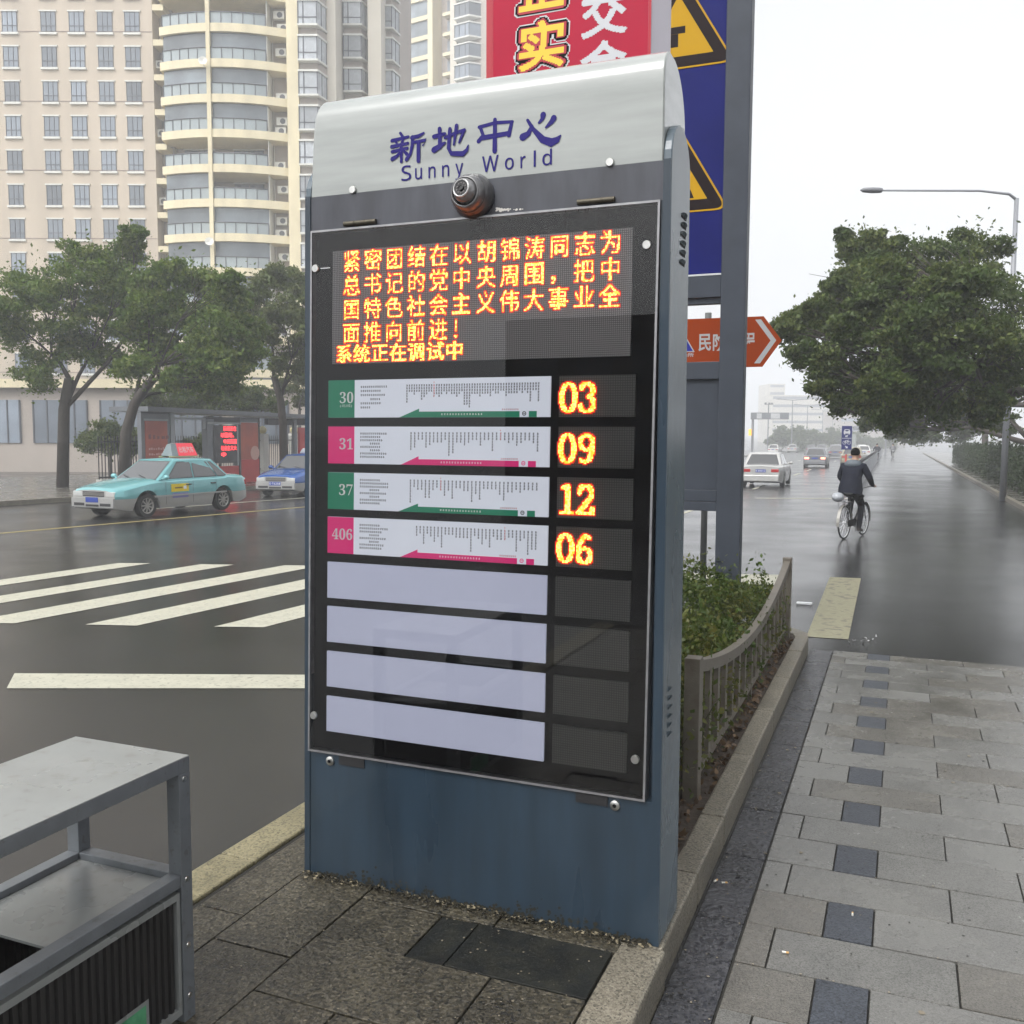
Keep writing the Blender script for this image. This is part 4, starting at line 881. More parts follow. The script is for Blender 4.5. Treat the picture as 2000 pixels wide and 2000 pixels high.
fc.build('red_face', [M['red'], M['red_dk']], lb)
MB().tube([(-2.1, 5.43, 0), (-2.1, 5.43, 3.2)], 0.05, 12).build('post', M['post'], lb, smooth=True); MB().tube([(-1.5, 5.43, 0), (-1.5, 5.43, 3.2)], 0.05, 12).build('post', M['post'], lb, smooth=True)
def em_text(mb, ch, x, z, sx, sz, y, bold, m, shear=0.0):
    v, f = text_tris(ch, bold); b0 = len(mb.v)
    for a, c in v: mb.v.append((x + a * sx, y, z + c * sz + a * sx * shear))
    for t in f: mb.f.append(tuple(int(b0 + i) for i in t)); mb.m.append(m)
for ch, z in (('实', 3.945), ('企', 4.262), ('业', 4.58)):
    mb = MB()
    for q, (rad, m) in enumerate(((0.125, 2), (0.10, 1), (0.062, 3), (0.024, 0))): fat_glyph(mb, ch, rad, lambda a, c, q=q: (-2.105 + a * 0.30 + (c - 0.4) * 0.012, 5.1955 - 0.0012 * q, z + 0.02 + c * 0.27), m)
    mb.build('outlined_character', [mat('bright_yellow_print', (0.78, 0.52, 0.02), 0.4), M['ink'], M['sign_white'], M['red_dk']], lb)
mb = MB()
for ch, z in (('会', 3.825), ('交', 4.09), ('局', 4.40)): fat_glyph(mb, ch, 0.028, lambda a, c: (-1.73 + a * 0.27, 5.1955, z + c * 0.25), 0)
mb.build('white_lettering', mat('silver_white_print', (0.52, 0.53, 0.56), 0.4), lb)
# ---------------------------------------------------------------- apartment towers
def P3(u, v, D): return CAMP + ray(u, v) * (D / FPX)
M['cream'] = mat('cream_render', (0.66, 0.585, 0.40), 0.7, var=0.12, vscale=0.9, stretch=(1, 1, 0.25)); M['pinkwall'] = mat('pinkish_beige_render', (0.49, 0.42, 0.335), 0.8, var=0.16, vscale=0.5, stretch=(1, 1, 0.12))
M['greywall'] = mat('grey_beige_render', (0.38, 0.335, 0.295), 0.8, var=0.08, vscale=0.5); M['palewall'] = mat('pale_render', (0.58, 0.54, 0.46), 0.75, var=0.05, vscale=0.5)
M['darkframe'] = mat('dark_window_frame', (0.07, 0.075, 0.09), 0.5); M['whitetrim'] = mat('white_trim', (0.62, 0.62, 0.58), 0.6)
M['winglass'] = mat('window_glass', (0.17, 0.20, 0.24), 0.12, var=0.35, vscale=0.35, spec=0.8, orand=0.45); M['balglass'] = mat('pale_balustrade_glass', (0.27, 0.315, 0.33), 0.15, var=0.2, vscale=0.4, spec=0.7)
M['balcony_dark'] = mat('glazed_balcony', (0.15, 0.178, 0.20), 0.15, var=0.45, vscale=0.5, spec=0.7, orand=0.35); M['curtain'] = mat('curtain_behind_glass', (0.36, 0.385, 0.41), 0.3, var=0.25, vscale=1.5, orand=0.3)
ang1 = math.atan2(0.3773, 0.9224)
O1 = F * 82
t1 = thing('apartment_tower', 'cream and pinkish apartment tower with curved glazed balconies behind the bus shelter', 'building', (O1.x, O1.y, 0), ang1)
def U1(u): return (u - 1000) * 0.0426
ZJ = [34.8 + 2.8 * j for j in range(-12, 9)]
def lb_(name, mt, args, parent): # local box part
    b = MB(); b.box(*args); return b.build(name, mt, parent, local=True)
lb_('wall', M['pinkwall'], (U1(-260), U1(297), 0, 14, -2, 62), t1); lb_('wall', M['greywall'], (U1(297) + .001, U1(322), 1.6, 14, -2, 62), t1)
lb_('wall', M['greywall'], (U1(322) + .001, U1(558), 2.2, 14, -2, 62), t1); lb_('pier', M['cream'], (U1(559), U1(582), -0.35, 13, -2, 62), t1)
lb_('wall', M['greywall'], (U1(582) + .001, U1(632), 0.9, 13, -2, 62), t1); lb_('wall', M['palewall'], (U1(632) + .001, U1(649), 1.0, 16, -2, 62), t1)
lb_('wall', M['greywall'], (U1(649) + .001, U1(702), 5.2, 18, -2, 62), t1); lb_('pier', M['palewall'], (U1(702) + .001, U1(729), 4.0, 20, -2, 62), t1)
lb_('wall', M['greywall'], (U1(729) + .001, U1(742), 8.0, 24, -2, 62), t1); lb_('pier', M['cream'], (U1(410), U1(417.5), -1.36, -1.0, -2, 62), t1)
ua, ub = U1(312), U1(558); uc, uh = (ua + ub) / 2 - 0.3, (ub - ua) / 2
def ya(u): return -1.25 * (1 - ((u - uc) / (uh + .3)) ** 2)
def arcpts(a, c, n=12, off=0.0): return [(a + (c - a) * i / n, ya(a + (c - a) * i / n) + off) for i in range(n + 1)]
def strip(mb, pts, z0, z1, m=0):
    for p, q in zip(pts[:-1], pts[1:]): mb.poly([(*p, z0), (*q, z0), (*q, z1), (*p, z1)], m)
def floor_parts():
    out = {}
    a = MB(); pts = arcpts(ua, ub, 20); a.prism([(x, y, -0.33) for x, y in pts] + [(ub, 2.15, -0.33), (ua, 2.15, -0.33)], (0, 0, 0.66)); out['balcony_slab'] = (a, [M['cream']])
    for nm, c0, c1 in (('l', U1(318), U1(409.5)), ('r', U1(418), U1(520))):
        g = MB(); strip(g, arcpts(c0, c1, 10, 0.14), 0.335, 1.22, 0); out['balustrade' + nm] = (g, [M['balglass']])
        g = MB(); strip(g, arcpts(c0, c1, 10, 0.30), 1.22, 2.46, 0); out['glazing' + nm] = (g, [M['balcony_dark']])
        g = MB(); g.tube([(x, y, 1.25) for x, y in arcpts(c0, c1, 10, 0.10)], 0.045, 5)
        n = 5
        for i in range(n + 1):
            x = c0 + (c1 - c0) * i / n; g.box(x - 0.025, x + 0.025, ya(x) + 0.08, ya(x) + 0.13, 0.335, 1.22)
        out['handrail' + nm] = (g, [M['darkframe']])
    g = MB(); g.box(U1(521), U1(557.5), 1.2, 1.25, 0.335, 2.46, 0).box(U1(524), U1(525), 1.0, 1.1, 0.335, 2.46, 1).box(U1(520.2), U1(521.4), -0.3, 1.2, 0.335, 2.46, 1); out['alcove'] = (g, [M['greywall'], M['whitetrim']])
    g = MB(); g.box(-0.45, 0.45, 0, 0.35, 0, 0.62, 0).lathe([(0.23, 0), (0.23, 0.02), (0.16, 0.02)], (0.08, 0, 0.31), (0, -1, 0), 14, 1); out['air_conditioner'] = (g, [M['whitetrim'], M['darkframe']])
    g = MB(); poly = [(U1(582), -0.55), (U1(620), -0.55), (U1(631), 0.95)]
    def grow(d): return [(U1(582), -0.55 - d), (U1(620) + d * .5, -0.55 - d), (U1(631) + d, 0.95)]
    strip(g, poly, 0.55, 2.35, 0)
    for z0, z1, d in ((0.40, 0.55, 0.12), (2.35, 2.5, 0.12)): g.prism([(x, y, z0) for x, y in grow(d)] + [(U1(582), 0.95, z0)], (0, 0, z1 - z0), 1)
    g.prism([(x, y, -0.28) for x, y in [(U1(582) + .02, -0.1), (U1(620) - .1, -0.1), (U1(630), 0.95), (U1(582) + .02, 0.95)]], (0, 0, 0.67), 2)
    for (x, y) in ((U1(582) + .05, -0.57), (U1(593), -0.57), (U1(620) - .03, -0.57), (U1(625), 0.12), (U1(630.5), 0.90)): g.box(x - 0.04, x + 0.04, y - 0.03, y + 0.03, 0.555, 2.345, 3)
    g.box(U1(582) + 0.09, U1(620), -0.585, -0.555, 1.05, 1.12, 3)
    out['bay_window'] = (g, [M['curtain'], M['whitetrim'], M['greywall'], M['darkframe']])
    g = MB(); g.box(-0.62, 0.62, -0.03, -0.005, 0.7, 2.35, 0); g.box(-0.72, 0.72, -0.14, 0, 0.52, 0.695, 2).box(-0.72, 0.72, -0.10, 0, 2.355, 2.47, 2)
    for x in (-0.62, -0.2, 0.2, 0.58): g.box(x, x + 0.05, -0.06, -0.031, 0.7, 2.35, 1)
    g.box(-0.57, 0.58, -0.058, -0.032, 1.2, 1.26, 1); out['window'] = (g, [M['winglass'], M['darkframe'], M['whitetrim']])
    g = MB(); g.box(U1(297.5), U1(319), 0.0, 1.55, -0.1, 0.38, 0); out['ledge'] = (g, [M['cream']])
    return out
FP = floor_parts(); SRC = {}
rr = random.Random(12)
def place(key, name, parent, loc, rz=0.0):
    if key not in SRC:
        mb, mats_ = FP[key]; o = mb.build(name, mats_, parent, local=True); o.location = loc; o.rotation_euler = (0, 0, rz); SRC[key] = o; return o
    return inst(SRC[key], parent, loc, rz)
for j, z in enumerate(ZJ):
    place('balcony_slab', 'balcony_slab', t1, (0, 0, z)); place('ledge', 'ledge', t1, (0, 0, z - 0.9))
    for nm in 'lr':
        place('balustrade' + nm, 'balustrade', t1, (0, 0, z)); place('handrail' + nm, 'handrail', t1, (0, 0, z))
        if (j, nm) not in ((12, 'l'), (8, 'l'), (8, 'r'), (7, 'r')) and not (j == 12 and nm == 'r'): place('glazing' + nm, 'glazing', t1, (0, 0, z))
        else:
            for x in ((U1(352), U1(382)) if nm == 'l' else (U1(452), U1(482))): place('window', 'window', t1, (x, 2.19, z))
    place('alcove', 'alcove', t1, (0, 0, z)); place('bay_window', 'bay_window', t1, (0, 0, z)); place('bay_window', 'bay_window', t1, (U1(651) - U1(582), 4.6, z - 0.9)); place('bay_window', 'bay_window', t1, (U1(731) - U1(582) - 1.1, 7.5, z))
    place('air_conditioner', 'air_conditioner', t1, (U1(543 + rr.choice([-5, 0, 4])), 0.55, z + (1.2 if j % 2 else 0.36)))
    if j % 3 == 0: place('air_conditioner', 'air_conditioner', t1, (U1(540), 0.55, z + 1.4 if j % 2 == 0 else z + 0.4))
    for u in (258, 205, 150, 95, 20, -50): place('window', 'window', t1, (U1(u), 0, z - 0.7))
    if j % 2: place('air_conditioner', 'air_conditioner', t1, (U1(303), 0.6, z + 0.2))
b = MB()
for z in ZJ[::2]: b.box(U1(-260), U1(296.5), -0.03, -0.001, z + 0.05, z + 0.12)
b.build('facade_joint', mat('facade_joint', (0.28, 0.215, 0.185), 0.8), t1, local=True)
for (u, z) in ((407, 31.9), (412, 17.5)):
    MB().lathe([(0.02, 0), (0.34, 0.12), (0.36, 0.12)], (U1(u), -1.75, z), (0.15, -1, 0.3), 16, cap1=False).tube([(U1(u), -1.7, z - .1), (U1(u), -1.3, z - .4)], 0.03, 5).build('satellite_dish', M['whitetrim'], t1, local=True)
b = MB(); [b.tube([(U1(u), 1.5, -1), (U1(u), 1.5, 62)], 0.06, 6) for u in (308,)]; b.build('drain_pipe', M['whitetrim'], t1, local=True)
# second tower, farther and turned
p0 = P3(745, 600, 158); O2 = Vector((p0.x, p0.y, 0))
t2 = thing('apartment_tower', 'hazy farther cream tower seen between the first tower and the red light box', 'building', O2, ang1 - math.radians(31))
K2 = 0.0935
def U2(u): return (u - 745) * K2
for (a, c, y0, m, nm) in ((745, 751, -0.2, 'cream', 'pier'), (751, 776, 1.4, 'greywall', 'wall'), (776, 812, 0.0, 'palewall', 'wall'), (812, 850, 1.4, 'greywall', 'wall'), (850, 860, -0.3, 'cream', 'pier'), (860, 876, 2.2, 'greywall', 'wall'), (876, 895, 1.6, 'greywall', 'wall'), (895, 908, -0.2, 'palewall', 'pier'), (908, 1010, 0.6, 'greywall', 'wall')):
    lb_(nm, M[m], (U2(a) + .001, U2(c), y0, 14, -2, 96), t2)
FP['b1'] = (MB().box(U2(751) + .01, U2(776) - .01, -0.3, 1.35, -0.28, 0.42), [M['cream']]); FP['g1'] = (MB().box(U2(751) + .05, U2(776) - .05, 0.0, 0.05, 0.43, 2.7).box(U2(751) + .05, U2(776) - .05, -0.06, -0.01, 1.2, 1.28), [M['balcony_dark']])
FP['b2'] = (MB().box(U2(812) + .01, U2(850) - .01, -0.3, 1.35, -0.28, 0.42), [M['cream']]); FP['g2'] = (MB().box(U2(812) + .05, U2(850) - .05, 0.0, 0.05, 0.43, 2.7), [M['balcony_dark']])
FP['b3'] = (MB().box(U2(876) + .01, U2(895) - .01, 0.3, 1.58, -0.2, 0.3), [M['cream']]); FP['w2'] = (MB().box(U2(786), U2(797), -0.05, -0.01, 0.6, 2.3), [M['winglass']]); FP['w3'] = (MB().box(U2(877), U2(894), 1.5, 1.59, 0.5, 2.5), [M['winglass']])
g = MB(); pl_ = [(U2(909), -0.9), (U2(938), -0.9), (U2(950), 0.58)]; strip(g, pl_, 0.55, 2.4, 0)
for z0, z1 in ((0.3, 0.54), (2.41, 2.6)): g.prism([(U2(908), -1.05, z0), (U2(939), -1.05, z0), (U2(951.5), 0.58, z0), (U2(908), 0.58, z0)], (0, 0, z1 - z0), 1)
for x in (909.5, 918, 930, 937.5): g.box(U2(x) - .05, U2(x) + .05, -0.95, -0.9, 0.55, 2.4, 2)
FP['bay2'] = (g, [M['winglass'], M['whitetrim'], M['darkframe']])
for j in range(15):
    z = 45.6 + 3.0 * j
    for k, nm in (('b1', 'balcony_slab'), ('g1', 'glazing'), ('b2', 'balcony_slab'), ('g2', 'glazing'), ('b3', 'balcony_slab'), ('w2', 'window'), ('w3', 'window'), ('bay2', 'bay_window')): place(k, nm, t2, (0, 0, z + (0.9 if k == 'bay2' else 0)))
# podium shops behind the shelter
pd = thing('shop_building', 'low cream shop building behind the bus shelter and the trees', 'building', (O1.x, O1.y, 0), ang1)
lb_('wall', M['greywall'], (U1(-150), U1(735), -26, -14, -2, 4.4), pd); lb_('cornice', M['cream'], (U1(-151), U1(736), -26.4, -14, 4.401, 4.9), pd)
g = MB().box(-1.6, 1.6, -0.06, -0.005, 0, 2.5, 0); [g.box(x, x + 0.08, -0.1, -0.061, 0, 2.5, 1) for x in (-1.6, -0.8, 0, 0.8, 1.52)]
FP['shopw'] = (g, [M['winglass'], M['darkframe']])
for k in range(9): place('shopw', 'window', pd, (U1(-80 + 92 * k), -26, 1.2))
# ---------------------------------------------------------------- distant hazy blocks down the road
def block(label, u0, u1, vt, D, m):
    a, c = P3(u0, 848, D), P3(u1, 848, D); top = P3((u0 + u1) / 2, vt, D).z; w = (c - a).length
    t = thing('distant_building', label, 'building', (a.x, a.y, 0), ang1); b = MB().box(0, w, 0, 20, -3, top).build('wall', m, t, local=True)
    s = MB(); z = 3.0
    while z < top - 1: s.box(0.5, w - 0.5, -0.05, -0.01, z, z + 1.2); z += 3.6
    s.build('window_band', M['winglass'], t, local=True); return t
block('pale hazy tower far down the road, taller than its neighbour', 1500, 1531, 750, 470, M['palewall'])
block('long hazy office block above the far trees', 1506, 1680, 772, 430, M['palewall'])
block('grey hazy block beside the far traffic lights', 1640, 1770, 800, 360, M['greywall'])
# ---------------------------------------------------------------- trees
def tree(name, label, base, D, clumps, nper, leaf, lm, seed, trunk=None, r0=0.16, group=None, dens=1.5):
    rg = np.random.default_rng(seed); rr = random.Random(seed)
    base = Vector((base.x, base.y, gz(base.x, base.y))); t = thing(name, label, 'tree', base, group=group)
    cs = []
    for c in clumps:
        u, v, r = c[:3]; d = D + (c[3] if len(c) > 3 else rr.uniform(-1, 1) * 1.6)
        cs.append((P3(u, v, d), r * d / FPX))
    P = []
    for c, r in cs:
        ns = 14; r = r * 1.04
        for k in range(ns):
            dv = rg.normal(size=3); dv /= np.linalg.norm(dv); sc = np.array(c) + dv * r * rg.uniform(0.25, 0.95) * np.array([1, 1, 0.85]); sr = r * rg.uniform(0.30, 0.62)
            n = int(nper * dens / ns * rg.uniform(0.5, 1.5)); q = rg.normal(size=(n, 3)); q /= np.linalg.norm(q, axis=1)[:, None]; q *= (rg.random(n) ** 0.55)[:, None] * sr; q[:, 2] *= 0.5; q[:, 2] += 0.15 * sr
            P.append(sc + q)
        n = int(nper * 0.22); q = rg.normal(size=(n, 3)) * r * 0.40; P.append(np.array(c) + q)
    P = np.concatenate(P); leaf_object('crown', leaf_cloud(P, leaf, rg, up=0.9), lm, t)
    tb = MB(); tp = [base] + ([Vector(p) for p in trunk] if trunk else [base + Vector((0, 0, 2.2))])
    tb.tube(tp, [r0 * (1 - 0.35 * i / len(tp)) for i in range(len(tp))], 10)
    # limbs: clumps are gathered into a few limbs, each limb forks
    pts = [c for c, r in cs]; nl = max(2, min(6, len(pts) // 4)); cen = rr.sample(pts, min(nl, len(pts)))
    for it in range(4):
        gr_ = [[] for _ in cen]
        for c, r in cs: gr_[min(range(len(cen)), key=lambda i: (c - cen[i]).length)].append((c, r))
        cen = [sum((c for c, r in g_), Vector()) / len(g_) if g_ else cen[i] for i, g_ in enumerate(gr_)]
    for i, g_ in enumerate(gr_):
        if not g_: continue
        s0 = tp[-1] if i % 2 or len(tp) < 3 else tp[-2]; L_ = (cen[i] - s0).length
        fork = s0.lerp(cen[i], 0.55) + Vector((rr.gauss(0, .1), rr.gauss(0, .1), -0.05)) * L_; k1 = s0.lerp(fork, 0.5) + Vector((rr.gauss(0, .05), rr.gauss(0, .05), 0.06)) * L_
        tb.tube([s0, k1, fork], [r0 * 0.42, r0 * 0.30, r0 * 0.20], 8)
        for c, r in g_:
            mid = fork.lerp(c, 0.5) + Vector((rr.gauss(0, .1), rr.gauss(0, .1), rr.gauss(0, .06))) * (c - fork).length
            tb.tube([fork, mid, c], [r0 * 0.16, r0 * 0.10, r0 * 0.04], 6)
            for q in range(5):
                e = c + Vector((rr.gauss(0, 1), rr.gauss(0, 1), rr.gauss(0, 0.7))) * r * 0.6; tb.tube([mid, mid.lerp(e, 0.6) + Vector((rr.gauss(0, .08), 0, 0.08)), e], [r0 * 0.07, r0 * 0.045, r0 * 0.015], 4)
    tb.build('trunk', M['bark'], t, smooth=True); return t
LM1 = leafmat('camphor_leaves', (0.105, 0.18, 0.027), (0.19, 0.235, 0.045), 0.6); LM2 = leafmat('olive_leaves', (0.12, 0.165, 0.048), (0.18, 0.195, 0.07), 0.6); LM3 = leafmat('dark_glossy_leaves', (0.07, 0.115, 0.026), (0.16, 0.19, 0.05), 0.5)
tree('camphor_tree', 'leafy green street tree whose forked trunk rises left of the bus shelter', P3(238, 900, 33), 33,
     [(300, 545, 45), (350, 540, 42), (395, 560, 48), (440, 590, 45), (300, 610, 55), (360, 625, 55), (425, 650, 55), (470, 640, 40), (300, 680, 50), (370, 700, 50), (440, 710, 45), (490, 690, 36), (335, 745, 30), (410, 760, 28), (270, 640, 45), (262, 720, 40), (380, 740, 36), (455, 745, 34), (490, 650, 34), (325, 600, 50), (400, 700, 50), (440, 560, 34)],
     2600, 0.15, LM1, 11, [P3(246, 845, 33), P3(262, 790, 33), P3(292, 745, 33)], 0.20)
tree('camphor_tree', 'tall green street tree at the far left rising above the parked taxi', P3(120, 900, 35), 35,
     [(262, 462, 26), (250, 500, 36), (215, 540, 50), (255, 560, 42), (160, 520, 55), (190, 600, 60), (110, 590, 60), (240, 620, 45), (60, 560, 60), (130, 670, 60), (40, 650, 60), (200, 690, 55), (10, 600, 60), (80, 730, 50)],
     2000, 0.15, LM1, 12, [P3(125, 800, 35), P3(135, 740, 35)], 0.22)
tree('thin_crowned_tree', 'sparser olive green tree over the shelter beside the kiosk edge', P3(556, 900, 39), 39,
     [(505, 560, 34), (545, 545, 36), (585, 560, 36), (500, 610, 36), (545, 610, 40), (590, 620, 40), (625, 590, 36), (520, 655, 34), (575, 680, 34), (610, 660, 36), (600, 720, 30), (480, 590, 30), (545, 715, 22)],
     2000, 0.15, LM2, 13, [P3(553, 830, 39), P3(548, 780, 39), P3(535, 735, 39)], 0.18)
tree('small_tree', 'small yellowish green tree behind the shelter roof near the kiosk', P3(585, 900, 50), 50, [(560, 750, 26), (585, 735, 30), (615, 760, 26), (590, 780, 22)], 900, 0.16, leafmat('yellow_green_leaves', (0.075, 0.10, 0.02), (0.11, 0.12, 0.03)), 14, [P3(585, 800, 50)], 0.1)
for k, (u, v, r, lbn) in enumerate([(215, 862, 44, 'wide dark bush left of the shelter under the tall tree'), (255, 870, 30, 'dark clipped bush left of the shelter end wall'), (395, 875, 26, 'dark green bush showing under the shelter window'), (330, 786, 46, 'dark green foliage over the shelter roof at its left end'), (430, 780, 46, 'dark green foliage over the middle of the shelter roof'), (505, 792, 34, 'bluish green foliage over the shelter display panel')]):
    tree('bush' if v > 850 else 'low_tree', lbn, P3(u, 900, 41 + k * .6), 41 + k * .6, [(u - r * .6, v, r * .8), (u + r * .6, v + 3, r * .8), (u, v - r * .4, r * .8), (u - r, v - 4, r * .6), (u + r, v - 3, r * .6)], 1100, 0.14, LM3, 30 + k, [P3(u, v + 15, 41 + k * .6)], 0.06)
tree('camphor_tree', 'big dark green camphor tree overhanging the right hand road beside the street lamp', Vector((4.3, 22, 0)), 22,
     [(1532, 645, 32), (1565, 632, 34), (1600, 640, 40), (1628, 575, 28), (1600, 600, 30), (1650, 600, 46), (1650, 465, 20), (1672, 500, 34), (1700, 470, 30), (1660, 545, 40), (1710, 540, 48), (1745, 500, 40), (1560, 690, 32), (1600, 705, 40), (1650, 680, 48), (1700, 640, 50), (1745, 600, 50), (1610, 755, 34), (1655, 745, 44), (1705, 720, 50), (1750, 690, 50), (1640, 790, 28), (1690, 785, 40), (1740, 770, 46), (1800, 520, 60), (1850, 600, 70), (1800, 700, 70), (1900, 500, 70), (1940, 620, 80), (1870, 740, 60), (1960, 760, 60),
      (1745, 815, 34, -3), (1790, 790, 50, -3), (1720, 740, 45, -4), (1760, 660, 60, -4), (1800, 620, 60, -4), (1840, 700, 60, -4), (1900, 660, 70, -4), (1880, 560, 70, -4), (1700, 590, 44, -3), (1740, 540, 44, -3), (1960, 700, 70, -3), (1850, 800, 40, -3), (1930, 800, 50, -3), (1660, 650, 40, -3), (1780, 720, 50, -3)],
     2900, 0.098, LM3, 21, [Vector((4.2, 22, 1.6)), Vector((3.9, 22, 2.6)), Vector((3.4, 21.9, 3.4))], 0.30)
tree('camphor_tree', 'second camphor tree along the cycle lane, its low branches over the green traffic light', Vector((4.6, 40, 0)), 40,
     [(1665, 790, 26), (1700, 800, 28), (1735, 815, 28), (1690, 760, 30), (1740, 775, 36), (1770, 740, 40), (1790, 800, 34), (1830, 760, 44), (1860, 820, 34), (1800, 700, 44), (1870, 700, 50), (1700, 825, 22), (1745, 838, 22), (1790, 840, 26), (1650, 775, 18), (1900, 780, 50), (1950, 830, 40), (1930, 720, 50)],
     1500, 0.17, LM3, 22, [Vector((4.5, 40, 1.5)), Vector((4.3, 40, 3.0))], 0.26)
tree('camphor_tree', 'third farther tree along the cycle lane in light haze', Vector((4.9, 68, 0)), 68, [(1738, 832, 13), (1760, 825, 16), (1780, 810, 20), (1800, 835, 16), (1825, 815, 20), (1765, 795, 20), (1850, 820, 26), (1880, 800, 30), (1900, 835, 26), (1840, 790, 26), (1742, 851, 11), (1762, 856, 14), (1790, 856, 18), (1825, 852, 22), (1870, 850, 26)], 1100, 0.2, LM3, 23, [Vector((4.8, 68, 2.4))], 0.22)
tree('camphor_tree', 'broad unseen camphor tree added behind the viewpoint as shade', Vector((3.6, -4.5, 0)), 1, [], 0, 0.1, LM3, 24) if False else None
bt_ = thing('camphor_tree', 'broad leafy camphor tree added unseen behind the viewpoint for shade', 'tree', (3.9, -5.2, G0))  # unseen tree, added to shade the kiosk front and nearby ground
rg = np.random.default_rng(77); P = []
for k in range(90):
    sc = np.array([rg.uniform(0.6, 9.5), rg.uniform(-11, 0.2), rg.uniform(4.6, 7.5)]); q = rg.normal(size=(420, 3)) * np.array([0.62, 0.62, 0.35]); P.append(sc + q)
leaf_object('crown', leaf_cloud(np.concatenate(P), 0.14, rg, up=0.9), LM3, bt_)
tb = MB().tube([(3.9, -5.2, G0), (3.8, -5.3, 1.5), (3.6, -5.4, 3.0)], [0.3, 0.25, 0.2], 12)
for e in ((2, -3, 6), (6, -3, 6), (2, -9, 6), (6, -9, 6), (3, -6, 7), (2, -2, 6.2)): tb.tube([(3.6, -5.4, 2.9), ((3.6 + e[0]) / 2, (-5.4 + e[1]) / 2, 4.6), e], [0.14, 0.10, 0.04], 8)
tb.build('trunk', M['bark'], bt_, smooth=True)
for k, (lst, lbn) in enumerate([([(1512, 862, 15), (1525, 848, 18), (1540, 860, 20)], 'leftmost hazy round tree at the road bend'), ([(1552, 846, 20), (1570, 852, 22), (1560, 868, 18)], 'tallest hazy tree behind the queue of cars'), ([(1592, 856, 18), (1606, 862, 16), (1585, 872, 15)], 'low hazy tree behind the lorry'), ([(1625, 852, 18), (1642, 850, 20), (1635, 868, 18)], 'hazy domed tree just left of the blue cycle sign'), ([(1668, 856, 18), (1690, 862, 18), (1715, 866, 16), (1740, 868, 16)], 'wide hazy tree mass right of the blue cycle sign')]):
    D = 200 + 6 * k; c = lst[0]; tree('far_tree', lbn, P3(lst[1][0], 890, D), D, [(*q, 0) for q in lst], 900, 0.55, LM3, 50 + k, [P3(lst[1][0], 880, D)], 0.3)
# ---------------------------------------------------------------- cars
M['carglass'] = mat('car_glass', (0.012, 0.014, 0.016), 0.04, spec=1.0, coat=1.0); M['tyre'] = M['rubber']; M['rim'] = mat('dusty_wheel_trim', (0.30, 0.29, 0.27), 0.4, 0.3)
M['taillight'] = mat('red_lamp_lens', (0.35, 0.01, 0.012), 0.15); M['brake'] = mat('lit_brake_lamp', (0.6, 0.03, 0.02), 0.3, emit=(1.0, 0.25, 0.15), es=3.0)
M['headlight'] = mat('headlamp_lens', (0.55, 0.56, 0.55), 0.1, 0.2); M['plate'] = mat('blue_number_plate', (0.02, 0.05, 0.28), 0.4); M['amber'] = mat('lit_amber_lamp', (0.8, 0.4, 0.02), 0.3, emit=(1, 0.45, 0.08), es=0.7)
def paint(n, c, r=0.25): return mat(n, c, r, 0.15, coat=0.5, var=0.04, vscale=2)
